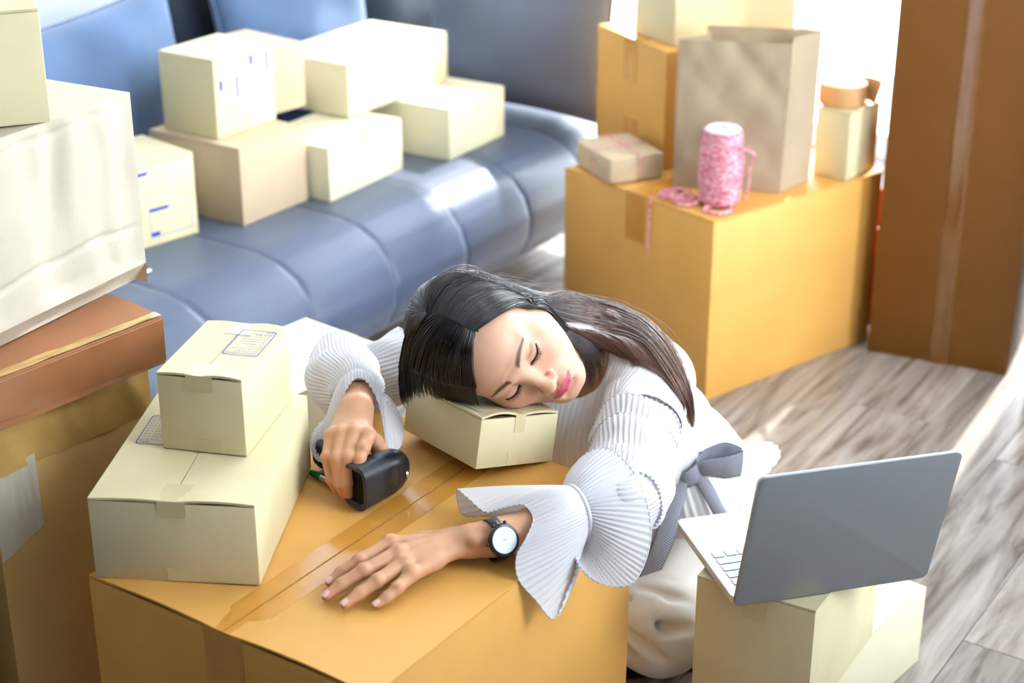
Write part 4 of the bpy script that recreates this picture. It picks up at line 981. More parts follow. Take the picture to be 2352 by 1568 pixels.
# creases fanning round the bent knee
cz_ = [((.175, 2.235, .165), (.235, 2.165, .150), (.300, 2.165, .150)), ((.18, 2.25, .182), (.245, 2.205, .182), (.315, 2.20, .178)), ((.19, 2.27, .196), (.255, 2.24, .200), (.335, 2.25, .195)), ((.16, 2.215, .14), (.205, 2.155, .125), (.235, 2.150, .105)), ((.165, 2.205, .115), (.185, 2.165, .095), (.205, 2.155, .065)), ((.22, 2.31, .205), (.28, 2.285, .212), (.36, 2.30, .205))]
for c in cz_: tr.chain(c, [.003, .005, .002], k=.014, op='s')
X_, Y_, Z_ = tr.ax[0][:, None, None], tr.ax[1][None, :, None], tr.ax[2][None, None, :]
tr.d += (.0022*np.sin(34*X_ + 21*Y_ + 3*np.sin(18*Z_))*np.sin(26*Z_ + 15*Y_)).astype(np.float32)
TV, TF = tr.mesh(); TV = relax(TV, TF, 2, .5); TV[:, 2] = np.maximum(TV[:, 2], .014)
pparent(np_mesh('trousers', TV, TF, M['trousers']))

# ---------------------------------------------------------------- blouse
def pleat_mat():
    m, nt, p = new_mat('white_pleated_bodice'); L = nt.links.new
    p.inputs['Base Color'].default_value = srgb(238, 236, 240); p.inputs['Roughness'].default_value = .7; p.inputs['Specular IOR Level'].default_value = .25
    tc = N(nt, 'ShaderNodeTexCoord'); mp = N(nt, 'ShaderNodeMapping'); L(tc.outputs['Object'], mp.inputs[0]); mp.inputs['Rotation'].default_value = (0, 0, radians(-56))
    no = N(nt, 'ShaderNodeTexNoise', i_Scale=6.0); L(mp.outputs[0], no.inputs['Vector'])
    wv = N(nt, 'ShaderNodeTexWave', i_Scale=42.0, i_Distortion=1.2); wv.inputs['Detail Scale'].default_value = .6; wv.bands_direction = 'Y'; L(mp.outputs[0], wv.inputs['Vector'])
    bp = N(nt, 'ShaderNodeBump', i_Strength=.35, i_Distance=.002); L(wv.outputs[0], bp.inputs['Height']); L(bp.outputs[0], p.inputs['Normal'])
    trn = N(nt, 'ShaderNodeBsdfTranslucent'); trn.inputs[0].default_value = srgb(238, 236, 240); L(bp.outputs[0], trn.inputs['Normal'])
    ms = N(nt, 'ShaderNodeMixShader'); ms.inputs[0].default_value = .12; L(p.outputs[0], ms.inputs[1]); L(trn.outputs[0], ms.inputs[2]); L(ms.outputs[0], nt.nodes['Material Output'].inputs[0])
    return m
M['bodice'] = pleat_mat()
blo = empty('blouse'); blo.parent = PERSON; blo.matrix_parent_inverse = PINV
bl = SDF((-.14, 2.12, .22), (.44, 2.66, .66), .0045)
bl.cone(L_SH, R_SH, .062, k=0); bl.cone(CH, WA, .122, .100, k=.05); bl.cone(NECK_W + A3(.025, .020, -.03), CH, .056, .105, k=.04)
bl.cone(WA, WA + A3(.025, .045, -.07), .100, .108, k=.03)
bl.cone(L_SH, L_SH*.6 + L_EL*.4, .062, .056, k=.03); bl.cone(R_SH, R_SH*.6 + R_EL*.4, .060, .055, k=.03)
bl.cone(CH + A3(-.03, -.06, -.04), WA + A3(-.03, -.06, -.03), .085, .070, k=.05)
X_, Y_, Z_ = bl.ax[0][:, None, None], bl.ax[1][None, :, None], bl.ax[2][None, None, :]
bl.d += (.0028*np.sin(30*X_ - 44*Z_ + 2*np.sin(14*Y_))*np.sin(24*Y_ + 17*X_)).astype(np.float32)
for c in ([(.145, 2.215, .53), (.155, 2.20, .47), (.165, 2.20, .42)], [(.10, 2.235, .51), (.095, 2.225, .44), (.11, 2.23, .38)], [(.185, 2.205, .555), (.20, 2.19, .52), (.215, 2.18, .48)]): bl.chain(c, [.003, .006, .003], k=.018, op='s')
# neck opening
bl.cone(NECK_W + A3(-.09, -.09, .045), NECK_W + A3(.0, .0, -.005), .06, .050, k=.006, op='s')
BLV, BLF = bl.mesh(); BLV = relax(BLV, BLF, 2, .5)
pparent(np_mesh('bodice', BLV, BLF, M['bodice']), blo)

def catmull(ctrl, n, closed=True):
    c = np.array(ctrl, float); m = len(c); out = []
    for q in range(n):
        x = q/n*m if closed else q/(n-1)*(m-1); i = int(np.floor(x)); t = x - i
        g = (lambda j: c[j % m]) if closed else (lambda j: c[min(max(j, 0), m-1)])
        p0, p1, p2, p3 = g(i-1), g(i), g(i+1), g(i+2)
        out.append(.5*((2*p1) + (-p0+p2)*t + (2*p0-5*p1+4*p2-p3)*t*t + (-p0+3*p1-3*p2+p3)*t**3))
    return np.array(out)
def ring(c, axis, r, n, start, ry=None):
    c, a = A3(*c), A3(*axis); a /= np.linalg.norm(a); u = A3(*start) - c; u -= a*(a@u); u /= np.linalg.norm(u); w = np.cross(a, u); th = np.arange(n)/n*2*pi
    return c + np.outer(np.cos(th), u)*r + np.outer(np.sin(th), w)*(ry or r)
def ruffle(name, inner, outer_ctrl, pleats, parent, bulge=.012, amp=.0016, nt_=26, m=None, thick=.0006, hem=True, per=6):
    n = pleats*per; inn = inner(n); out = catmull(outer_ctrl, n)
    # match the turning direction / start
    k0 = 0; P = np.zeros((n, nt_+1, 3)); cen = inn.mean(0)
    for j in range(nt_+1):
        t = j/nt_; base = inn*(1-t) + out*t; rad = base - (cen*(1-t) + out.mean(0)*t); rad /= np.linalg.norm(rad, axis=1, keepdims=True) + 1e-9
        P[:, j] = base + rad*bulge*sin(pi*t**.8)
    # normals by finite differences
    du = np.roll(P, -1, 0) - np.roll(P, 1, 0); dv = np.gradient(P, axis=1); nr = np.cross(du, dv); nr /= np.linalg.norm(nr, axis=2, keepdims=True) + 1e-9
    ph = np.arange(n)/n*2*pi*pleats + .6*np.sin(np.arange(n)/n*2*pi*7); tt = np.linspace(0, 1, nt_+1)
    P = P + nr*(np.sin(ph)[:, None]*(amp*(.55 + .6*tt))[None, :])[:, :, None]
    mb = MB(); mb.grid(P, closed_u=True); o = mb.build(name, m or M['blouse'], None, smooth=True); pparent(o, parent)
    if hem:
        hb = MB(); hb.tube(list(P[::2, -1]) + [P[0, -1]], .0009, 5, cap=False); h_ = hb.build('hem', M['blouse'], None, smooth=True); pparent(h_, parent)
    return o
def sleeve_tube(name, pts, rad, pleats, parent, amp=.0013, per=6, nseg=30, hem=(0, 1)):
    n = pleats*per; ctr = catmull(pts, nseg, closed=False); rr = np.interp(np.linspace(0, 1, nseg), np.linspace(0, 1, len(rad)), rad)
    T = np.gradient(ctr, axis=0); T /= np.linalg.norm(T, axis=1, keepdims=True); u = np.array((0, 0, 1.)); P = np.zeros((n, nseg, 3)); th = np.arange(n)/n*2*pi
    for j in range(nseg):
        u = u - T[j]*(u@T[j]); u /= np.linalg.norm(u); w = np.cross(T[j], u)
        wob = .0022*np.sin(3*th + j*.35) + .0016*np.sin(5*th - j*.5)
        P[:, j] = ctr[j] + (np.cos(th)[:, None]*u + np.sin(th)[:, None]*w)*(rr[j] + wob + amp*np.sin(th*pleats))[:, None]
    mb = MB(); mb.grid(P, closed_u=True); o = mb.build(name, M['blouse'], None, smooth=True); pparent(o, parent)
    for e in hem:
        hb = MB(); q = P[::2, -1 if e else 0]; hb.tube(list(q) + [q[0]], .0013, 5, cap=False); pparent(hb.build('hem', M['blouse'], None, smooth=True), parent)
    return o
# left sleeve: three overlapping tiers, then the gathered cuff
ax_l = (L_EL - L_SH)
def la(t): return L_SH + ax_l*t + A3(-.008, 0, -.010)*sin(pi*t)
sleeve_tube('sleeve', [la(-.05), la(.25), la(.55)], [.060, .057, .054], 46, blo, hem=())
sleeve_tube('sleeve_tier', [la(.43), la(.55), la(.70), la(.80)], [.0640, .0600, .0560, .054], 48, blo, hem=(0,))
sleeve_tube('sleeve_tier', [la(.60), la(.75), la(.92), la(1.02)+A3(-.006, -.010, 0)], [.0630, .0600, .056, .050], 48, blo, hem=(0,))
sleeve_tube('sleeve_tier', [la(.86), la(1.0)+A3(-.012, -.012, 0), A3(.118, 1.932, .499), A3(.083, 1.908, .499)], [.0560, .051, .044, .036], 44, blo, hem=())
CIN = A3(.083, 1.907, .500); fa = L_EL - L_WR
up_ctrl = [A3(.089, 1.975, .540), A3(.122, 1.972, .562), A3(.150, 1.945, .556), A3(.172, 1.908, .530), A3(.180, 1.873, .495), A3(.170, 1.840, .463), A3(.148, 1.815, .447), A3(.112, 1.815, .450), A3(.088, 1.832, .462), A3(.080, 1.87, .470), A3(.080, 1.925, .4745), A3(.078, 1.962, .495)]
ruffle('cuff_ruffle', lambda n: ring(CIN, fa, .0355, n, A3(.08, 1.96, .54)), up_ctrl, 62, blo, bulge=.006, amp=.0016)
e_px = [A3(-.074, 1.965, .502), A3(-.0575, 1.925, .512), A3(-.034, 1.880, .517), A3(-.0105, 1.873, .527), A3(.0140, 1.872, .532), A3(.0270, 1.850, .524), A3(.0180, 1.822, .512), A3(.0060, 1.808, .494), A3(.0080, 1.796, .468), A3(.0300, 1.798, .436), A3(.0530, 1.800, .406), A3(.0700, 1.820, .430), A3(.0830, 1.845, .456), A3(.068, 1.872, .468), A3(.020, 1.925, .4695), A3(-.030, 1.952, .4695), A3(-.066, 1.948, .4745)]
ruffle('cuff_ruffle', lambda n: ring(CIN, fa, .0355, n, A3(.05, 1.97, .53)), e_px, 66, blo, bulge=.010, amp=.0014, nt_=30)
# gathered band at the cinch
mb = MB(); q = ring(CIN, fa, .0365, 60, A3(.08, 1.96, .54)); mb.tube(list(q) + [q[0]], .0035, 8, cap=False); pparent(mb.build('gathered_band', M['blouse'], None, smooth=True), blo)
# right sleeve
def ra(t): return R_SH + (R_EL - R_SH)*t
sleeve_tube('sleeve', [ra(0), ra(.4), ra(.85)], [.058, .050, .044], 46, blo, hem=())
sleeve_tube('sleeve_tier', [ra(.66), ra(.84), ra(1.0), R_EL + A3(.002, -.03, .004)], [.056, .052, .050, .046], 48, blo, hem=(0,))
CIR = A3(-.2225, 2.150, .556); fr = R_EL - CIR
sleeve_tube('sleeve_tier', [R_EL + A3(-.028, .050, .004), R_EL + A3(-.022, -.005, .010), R_EL*.55 + CIR*.45 + A3(-.018, 0, .004), CIR + A3(-.004, .02, 0), CIR], [.054, .058, .054, .040, .029], 56, blo, hem=(0,))
def PXW(*p): return A3(*p)
r_ctrl = [A3(-.2205, 2.128, .592), A3(-.203, 2.128, .584), A3(-.186, 2.112, .552), A3(-.173, 2.062, .512), A3(-.158, 2.082, .507), A3(-.155, 2.125, .512), A3(-.166, 2.155, .532), A3(-.190, 2.170, .550), A3(-.225, 2.178, .535), A3(-.262, 2.160, .520), A3(-.283, 2.112, .512), A3(-.281, 2.080, .500), A3(-.268, 2.066, .492), A3(-.250, 2.066, .510), A3(-.2405, 2.090, .545), A3(-.236, 2.112, .576)]
ruffle('cuff_ruffle', lambda n: ring(CIR, fr, .0285, n, A3(-.222, 2.15, .60)), r_ctrl, 60, blo, bulge=.010, amp=.0014)
mb = MB(); q = ring(CIR, fr, .0295, 60, A3(-.22, 2.15, .62)); mb.tube(list(q) + [q[0]], .0035, 8, cap=False); pparent(mb.build('gathered_band', M['blouse'], None, smooth=True), blo)
# peplum below the sash
wax = WA - CH; WST = WA + A3(.004, .006, -.02)
def pep_ctrl():
    out = []
    for k in range(18):
        a_ = 2*pi*k/18; r_ = .165 + .020*sin(5*a_+1); zz = .165 + .022*cos(3*a_)
        out.append(A3(.268 + r_*cos(a_)*1.02, 2.525 + r_*sin(a_), zz))
    return out
pc = pep_ctrl()
for k in (0, 1): pc[k] += A3(.005, 0, .075)
pc[17] += A3(.0, 0, .05)
def waist_ring(n):
    th = np.arange(n)/n*2*pi; return np.stack([WST[0] + .100*np.cos(th), WST[1] + .104*np.sin(th), WST[2] + .030*np.cos(th+2.2)], 1)
ruffle('peplum', waist_ring, pc, 70, blo, bulge=.014, amp=.0022)

# ---------------------------------------------------------------- herringbone sash
def sash_mat():
    m, nt, p = new_mat('grey_herringbone_sash'); L = nt.links.new
    uv = N(nt, 'ShaderNodeUVMap'); sp = N(nt, 'ShaderNodeSeparateXYZ'); L(uv.outputs[0], sp.inputs[0])
    ab = N(nt, 'ShaderNodeMath', operation='PINGPONG'); L(sp.outputs[1], ab.inputs[0]); ab.inputs[1].default_value = .5
    m1 = N(nt, 'ShaderNodeMath', operation='MULTIPLY_ADD'); L(ab.outputs[0], m1.inputs[0]); m1.inputs[1].default_value = 1.0; L(sp.outputs[0], m1.inputs[2])
    m2 = N(nt, 'ShaderNodeMath', operation='MULTIPLY'); L(m1.outputs[0], m2.inputs[0]); m2.inputs[1].default_value = 8.0
    fr_ = N(nt, 'ShaderNodeMath', operation='FRACT'); L(m2.outputs[0], fr_.inputs[0])
    gt = N(nt, 'ShaderNodeMath', operation='GREATER_THAN'); L(fr_.outputs[0], gt.inputs[0]); gt.inputs[1].default_value = .55
    mx = N(nt, 'ShaderNodeMix', data_type='RGBA'); mx.inputs[6].default_value = srgb(80, 80, 98); mx.inputs[7].default_value = srgb(186, 188, 204); L(gt.outputs[0], mx.inputs[0])
    e1 = N(nt, 'ShaderNodeMath', operation='SUBTRACT'); L(sp.outputs[1], e1.inputs[0]); e1.inputs[1].default_value = .5
    e2 = N(nt, 'ShaderNodeMath', operation='ABSOLUTE'); L(e1.outputs[0], e2.inputs[0])
    e3 = N(nt, 'ShaderNodeMath', operation='GREATER_THAN'); L(e2.outputs[0], e3.inputs[0]); e3.inputs[1].default_value = .46
    mx2 = N(nt, 'ShaderNodeMix', data_type='RGBA'); L(e3.outputs[0], mx2.inputs[0]); L(mx.outputs[2], mx2.inputs[6]); mx2.inputs[7].default_value = srgb(44, 48, 56)
    L(mx2.outputs[2], p.inputs['Base Color']); p.inputs['Roughness'].default_value = .6; return m
M['sash'] = sash_mat()
sash = empty('sash'); sash.parent = PERSON; sash.matrix_parent_inverse = PINV
def ribbon(name, ctr, wid, w, n=60, ny=8, closed=False, curl=.0):
    """ctr: centre-line points, wid: direction across the ribbon at each, w: width"""
    C = catmull(ctr, n, closed); D = catmull(wid, n, closed); D /= np.linalg.norm(D, axis=1, keepdims=True); W = np.interp(np.linspace(0, 1, n), np.linspace(0, 1, len(w)), w) if hasattr(w, '__len__') else np.full(n, w)
    T = np.gradient(C, axis=0); T /= np.linalg.norm(T, axis=1, keepdims=True) + 1e-9; Nn = np.cross(T, D)
    P = np.zeros((n, ny, 3)); U = np.zeros((n, ny, 2)); ln = np.concatenate([[0], np.cumsum(np.linalg.norm(np.diff(C, axis=0), axis=1))])
    for j in range(ny):
        v = j/(ny-1); P[:, j] = C + D*((v-.5)*W)[:, None] + Nn*(curl*(1-(2*v-1)**2)); U[:, j, 0] = ln/.030; U[:, j, 1] = v
    mb = MB(); mb.grid(P, closed_u=closed); o = mb.build(name, M['sash'], None, smooth=True); uvl = o.data.uv_layers.new(name='UVMap'); Uf = U.reshape(-1, 2)
    vi = np.zeros(len(o.data.loops), np.int32); o.data.loops.foreach_get('vertex_index', vi); uvl.data.foreach_set('uv', Uf[vi].astype(np.float32).ravel())
    sol = o.modifiers.new('thickness', 'SOLIDIFY'); sol.thickness = .0012
    return pparent(o, sash)
zb_ = A3(-.05, -.1, 1)
def wr_pt(a_, r=.112, dz=0): return A3(WST[0] + (r-.004)*cos(a_), WST[1] + r*sin(a_), WST[2] + .006 + .030*cos(a_+2.2) + dz)
angs = [radians(a_) for a_ in range(0, 360, 20)]
ribbon('waist_band', [wr_pt(a_) for a_ in angs], [A3(-.35, -.45, 1)]*len(angs), .036, n=90, closed=True)
KN = A3(.286, 2.388, .302)
kp = []
for k in range(10):
    a_ = 2*pi*k/10; kp.append(KN + A3(.017*cos(a_), .010*sin(a_)-.004, .004*cos(a_)))
ribbon('knot', [KN + A3(-.016, .004, -.010), KN + A3(-.010, -.012, -.006), KN + A3(.002, -.016, 0), KN + A3(.013, -.010, .006), KN + A3(.017, .006, .010)], [A3(-.3, .1, 1), A3(-.3, .0, 1), A3(-.3, .0, 1), A3(-.3, .1, 1), A3(-.3, .1, 1)], [.026, .030, .031, .030, .026], n=24, curl=.003)
ribbon('bow_loop', [KN + A3(.012, .0, .008), KN + A3(.030, -.012, .017), KN + A3(.060, -.016, .020), KN + A3(.085, -.010, .024)], [A3(-.05, 0, 1), A3(-.02, 0, 1), A3(.02, 0, 1), A3(.05, 0, 1)], [.020, .032, .042, .047], n=40, curl=.004)
ribbon('bow_loop', [KN + A3(.012, .012, .012), KN + A3(.035, .022, .020), KN + A3(.062, .02, .026), KN + A3(.086, -.006, .027)], [A3(-.05, 0, 1)]*4, [.020, .030, .040, .044], n=40, curl=.004)
ribbon('tail', [KN + A3(-.010, -.012, -.008), KN + A3(-.026, -.046, -.040), KN + A3(-.046, -.086, -.085), KN + A3(-.072, -.122, -.130), KN + A3(-.100, -.158, -.168)], [A3(.95, .1, .35), A3(.95, .1, .30), A3(.95, .1, .25), A3(.9, .1, .35), A3(.9, .1, .4)], [.022, .034, .038, .038, .038], n=60, curl=.003)
ribbon('tail', [KN + A3(.014, -.010, -.002), KN + A3(.030, -.022, -.020), KN + A3(.048, -.034, -.050), KN + A3(.070, -.045, -.085), KN + A3(.088, -.05, -.115)], [A3(.2, .5, 1), A3(.75, .35, .6), A3(.7, .3, .6), A3(.75, .3, .6), A3(.75, .3, .6)], [.018, .022, .020, .022, .022], n=50, curl=.003)

# ---------------------------------------------------------------- wristwatch
wat = empty('wristwatch'); tag(wat, 'black wristwatch with a white dial on the woman\'s left wrist', 'watch')
wc = A3(-.0225, 1.8460, .4955); axw = (L_EL - L_WR); axw /= np.linalg.norm(axw); upw = A3(-.15, -.95, .36); upw -= axw*(axw@upw); upw /= np.linalg.norm(upw); sdw = np.cross(upw, axw)
WM = Matrix(((axw[0], sdw[0], upw[0], wc[0]), (axw[1], sdw[1], upw[1], wc[1]), (axw[2], sdw[2], upw[2], wc[2]), (0, 0, 0, 1)))
wat.matrix_world = WM; hw_ = .0250
M['watch_black'] = mat('black_watch_metal', srgb(26, 24, 34), .22, .5, metal=.3, var=.01); M['dial'] = mat('white_watch_dial', srgb(226, 236, 240), .4, .4, var=.005); M['hand'] = mat('rose_gold', srgb(190, 140, 130), .3, .5, metal=.8, var=.01)
mb = MB(); mb.lathe([(0, hw_-.002), (.0190, hw_-.002), (.0210, hw_), (.0212, hw_+.003), (.0200, hw_+.0058), (.0176, hw_+.0064), (.0169, hw_+.0052), (0, hw_+.0050)], 48); mb.build('case', M['watch_black'], wat, smooth='auto')
mb = MB(); mb.lathe([(0, hw_+.0054), (.0170, hw_+.0054), (.0170, hw_+.0045)], 48); di = mb.build('dial', M['dial'], wat, smooth='auto')
def whand(a_, l, w): 
    mb = MB(); c, s_ = cos(a_), sin(a_); z = hw_+.0058; mb.add([(-s_*w - c*.002, c*w - s_*.002, z), (s_*w - c*.002, -c*w - s_*.002, z), (c*l, s_*l, z)], [(0, 1, 2)]); mb.build('watch_hand', M['hand'], di)
whand(radians(195), .0075, .0005); whand(radians(8), .0110, .0004); whand(radians(-45), .0105, .0002)
for k in range(12):
    a_ = radians(30*k); mb = MB(); mb.box(-.0008 if k % 3 == 0 else -.0004, -.0002, hw_+.0055, .0008, .0002, hw_+.0057, Matrix.Rotation(a_, 4, 'Z') @ Matrix.Translation((.0150, 0, 0))); mb.build('hour_mark', M['hand'], di)
mb = MB(); mb.lathe([(0, 0), (.0022, 0), (.0022, .0035), (0, .0035)], 12, Matrix.Translation((-.0210, 0, hw_+.002)) @ Matrix.Rotation(radians(-90), 4, 'Y')); mb.build('crown', M['watch_black'], wat, smooth='auto')
for sy in (-1, 1):
    for sx in (-1, 1):
        mb = MB(); mb.box(sx*.0085-.0018, sy*.0172-.004, hw_-.003, sx*.0085+.0018, sy*.0172+.006, hw_+.0015); mb.build('lug', M['watch_black'], wat, bevel=.0012)
P = []
for k in range(61):
    a_ = 2*pi*k/60; ry, rz = .0262, .0255; P.append([(-.0075, ry*sin(a_), rz*cos(a_) - .0006), (.0075, ry*sin(a_), rz*cos(a_) - .0006)])
mb = MB(); mb.grid(np.array(P)); o = mb.build('strap', mat('black_leather_strap', srgb(34, 30, 42), .4, .4, var=.03), wat, smooth=True); so = o.modifiers.new('thickness', 'SOLIDIFY'); so.thickness = .0018; so.offset = 1

# ---------------------------------------------------------------- dark mat she sits on
mb = MB(); mb.add(*rounded_slab(-.10, -.06, .42, .50, 0, .012, .04)); o = mb.build('floor_mat', mat('dark_navy_mat', srgb(20, 24, 36), .9, .1, var=.15, vscale=60, bump=.3, bscale=400), None, bevel=.004)
o.location = (.03, 2.27, .0005); o.rotation_euler = (0, 0, radians(12)); tag(o, 'dark navy mat on the floor under the seated woman', 'mat')
# ---------------------------------------------------------------- hair
GA = [[[-0.0519, 2.0677, 0.6887], [-0.0331, 2.0783, 0.6977], [-0.0095, 2.1028, 0.7048], [0.0146, 2.146, 0.6987], [0.0259, 2.1739, 0.6806]], [[-0.0596, 2.071, 0.6931], [-0.042, 2.0831, 0.7046], [-0.0155, 2.1096, 0.7117], [0.0116, 2.1529, 0.7018], [0.0259, 2.1737, 0.6807]], [[-0.0686, 2.0752, 0.697], [-0.051, 2.0905, 0.7118], [-0.0216, 2.1173, 0.7176], [0.0117, 2.1729, 0.6989], [0.0267, 2.173, 0.6797]], [[-0.0836, 2.0834, 0.7013], [-0.0691, 2.1045, 0.7202], [-0.0367, 2.1306, 0.7264], [0.0024, 2.1653, 0.7086], [0.0259, 2.1735, 0.6808]], [[-0.0988, 2.0945, 0.7037], [-0.0925, 2.1283, 0.7248], [-0.058, 2.1471, 0.7322], [-0.0158, 2.1597, 0.7207], [0.0205, 2.1774, 0.6872]], [[-0.1142, 2.1062, 0.7014], [-0.1143, 2.1547, 0.7194], [-0.0895, 2.1802, 0.7277], [-0.0462, 2.1585, 0.731], [0.0095, 2.1838, 0.6975]]]
GE = [[[0.0351, 2.215, 0.6751], [0.0741, 2.3, 0.653], [0.1221, 2.345, 0.6248], [0.1816, 2.335, 0.6074], [0.2167, 2.275, 0.6036], [0.2457, 2.213, 0.5782], [0.2641, 2.195, 0.5248], [0.2686, 2.205, 0.4734]], [[0.0362, 2.205, 0.6751], [0.0737, 2.285, 0.6479], [0.1215, 2.33, 0.6195], [0.1771, 2.315, 0.6058], [0.2091, 2.26, 0.6023], [0.2385, 2.203, 0.5772], [0.2591, 2.185, 0.5296], [0.2667, 2.2, 0.4759]], [[0.0374, 2.2, 0.6731], [0.0766, 2.27, 0.6401], [0.124, 2.31, 0.6136], [0.1724, 2.293, 0.6051], [0.2047, 2.243, 0.5999], [0.2333, 2.193, 0.5748], [0.2552, 2.172, 0.5323], [0.2647, 2.195, 0.482]], [[0.0386, 2.195, 0.6711], [0.0782, 2.255, 0.6324], [0.1251, 2.288, 0.6065], [0.1711, 2.272, 0.6028], [0.2007, 2.233, 0.5987], [0.2263, 2.187, 0.5776], [0.2488, 2.162, 0.5406], [0.262, 2.19, 0.4881]], [[0.0398, 2.19, 0.6692], [0.0793, 2.245, 0.6227], [0.1256, 2.268, 0.6003], [0.1637, 2.255, 0.5996], [0.194, 2.228, 0.5974], [0.2165, 2.183, 0.5794], [0.239, 2.155, 0.5509], [0.2547, 2.17, 0.5087]], [[0.0411, 2.19, 0.6638], [0.0791, 2.235, 0.6145], [0.12, 2.255, 0.5918], [0.1505, 2.247, 0.5925], [0.1692, 2.238, 0.5951]]]
GB = [[[-0.0519, 2.0677, 0.6887], [-0.0543, 2.0582, 0.669], [-0.0545, 2.055, 0.638], [-0.0505, 2.0715, 0.5975], [-0.0455, 2.105, 0.560]], [[-0.0596, 2.0703, 0.6921], [-0.0673, 2.0595, 0.6684], [-0.0718, 2.0586, 0.6364], [-0.07, 2.0798, 0.5936], [-0.0639, 2.1117, 0.558]], [[-0.0686, 2.0745, 0.6961], [-0.0834, 2.0645, 0.6695], [-0.0918, 2.068, 0.6321], [-0.0928, 2.0996, 0.5851], [-0.0889, 2.123, 0.558], [-0.0879, 2.129, 0.554]], [[-0.0835, 2.0826, 0.7004], [-0.1046, 2.0765, 0.6707], [-0.1167, 2.0889, 0.6291], [-0.120, 2.114, 0.5924], [-0.1171, 2.1400, 0.562], [-0.1163, 2.148, 0.555]], [[-0.0987, 2.0935, 0.7029], [-0.1265, 2.097, 0.6683], [-0.1400, 2.1145, 0.6250], [-0.1437, 2.1270, 0.600], [-0.1437, 2.1400, 0.572], [-0.1431, 2.1502, 0.548]], [[-0.1142, 2.1062, 0.7014], [-0.1432, 2.1267, 0.6653], [-0.1530, 2.1300, 0.630], [-0.1580, 2.131, 0.600], [-0.1591, 2.1399, 0.575], [-0.1585, 2.1457, 0.550], [-0.154, 2.148, 0.533]]]
GD = [[[0.0259, 2.1735, 0.6808], [0.0359, 2.18, 0.6773], [0.0539, 2.2, 0.644], [0.0789, 2.22, 0.6009], [0.0966, 2.235, 0.5556], [0.104, 2.240, 0.530]], [[0.0259, 2.1735, 0.6808], [0.0373, 2.19, 0.6759], [0.0625, 2.215, 0.6355], [0.091, 2.237, 0.5934], [0.1095, 2.25, 0.5558], [0.118, 2.252, 0.535]], [[0.0205, 2.1774, 0.6872], [0.0387, 2.2, 0.6745], [0.0726, 2.235, 0.6242], [0.1024, 2.25, 0.5912], [0.1224, 2.255, 0.5713]]]
CC, CR_ = np.array((0, -.012, .030)), np.array((.0725, .092, .085))
NS_ = 30
def resample(pts, n=NS_):
    c = catmull(pts, 220, closed=False); L_ = np.concatenate([[0], np.cumsum(np.linalg.norm(np.diff(c, axis=0), axis=1))]); s = np.linspace(0, L_[-1], n)
    return np.stack([np.interp(s, L_, c[:, q]) for q in range(3)], 1)
def arc(p, tgt, infl=.012, n=9, mid=None):
    r = CR_ + infl; a = (w2h(p) - CC)/r; b = (np.array(tgt) - CC)/r; a /= np.linalg.norm(a); b /= np.linalg.norm(b); om = math.acos(np.clip(a@b, -1, 1)); out = []
    for k in range(n):
        t = k/(n-1); q = (sin((1-t)*om)*a + sin(t*om)*b)/sin(om); out.append(h2w(q*r + CC))
    return out
fam_A = [resample(GA[k] + GE[5-k][:]) for k in range(6)]
fam_B = [resample(g) for g in GB]
p0 = np.array(GA[5][0])
tg = [(-.070, -.055, -.02), (-.060, -.085, -.03), (-.030, -.100, -.035), (0, -.104, -.035), (.030, -.100, -.035), (.060, -.085, -.03), (.074, -.05, -.02), (.078, -.02, -.02)]
fam_C = [resample(arc(p0, t)) for t in tg]
fam_D = [resample(g) for g in GD]
nape_w = h2w(np.array((0, -.095, -.04)))
fam_F = [resample(arc(p0, tg[k])[:7] + [h2w(np.array(tg[k])*1.06)] + [np.array(GE[k2][1]) + A3(0, .01, -.004), *[np.array(q) + A3(0, .006, -.006) for q in GE[k2][2:6]]]) for k, k2 in ((0, 2), (1, 1), (2, 0))]
def strands(fam, count, seed, lift=(.0, .005), jit=.0028, wave=.0015, rad=.00055, endvar=.08):
    r = np.random.default_rng(seed); F = np.array(fam); m = len(F); out = np.zeros((count, NS_, 3)); tt = np.linspace(0, 1, NS_)
    for i in range(count):
        g = r.uniform(0, m-1); k = min(int(g), m-2); f = g-k; c = F[k]*(1-f) + F[k+1]*f
        T = np.gradient(c, axis=0); T /= np.linalg.norm(T, axis=1, keepdims=True) + 1e-9
        loc = (w2h(c) - CC)/CR_; nrm = (loc/CR_) @ HR.T; nrm /= np.linalg.norm(nrm, axis=1, keepdims=True); nrm[int(NS_*.6):] = nrm[int(NS_*.6):]*.4 + np.array((0, 0, .6)); nrm /= np.linalg.norm(nrm, axis=1, keepdims=True)
        sd = np.cross(T, nrm); a, b = r.uniform(-1, 1, 2); lf = r.uniform(*lift); ph, fr = r.uniform(0, 6.28), r.uniform(4, 9)
        off = sd*(a*jit*(.3 + tt*1.4) + wave*np.sin(fr*tt + ph)*tt)[:, None] + nrm*(lf*np.minimum(1, tt*6 + .25) + .6*wave*np.cos(fr*tt*1.3 + ph)*tt)[:, None]
        e = 1 - r.uniform(0, endvar); c2 = c + off; s_ = np.linspace(0, e, NS_); out[i] = np.stack([np.interp(s_, tt, c2[:, q]) for q in range(3)], 1)
    return out
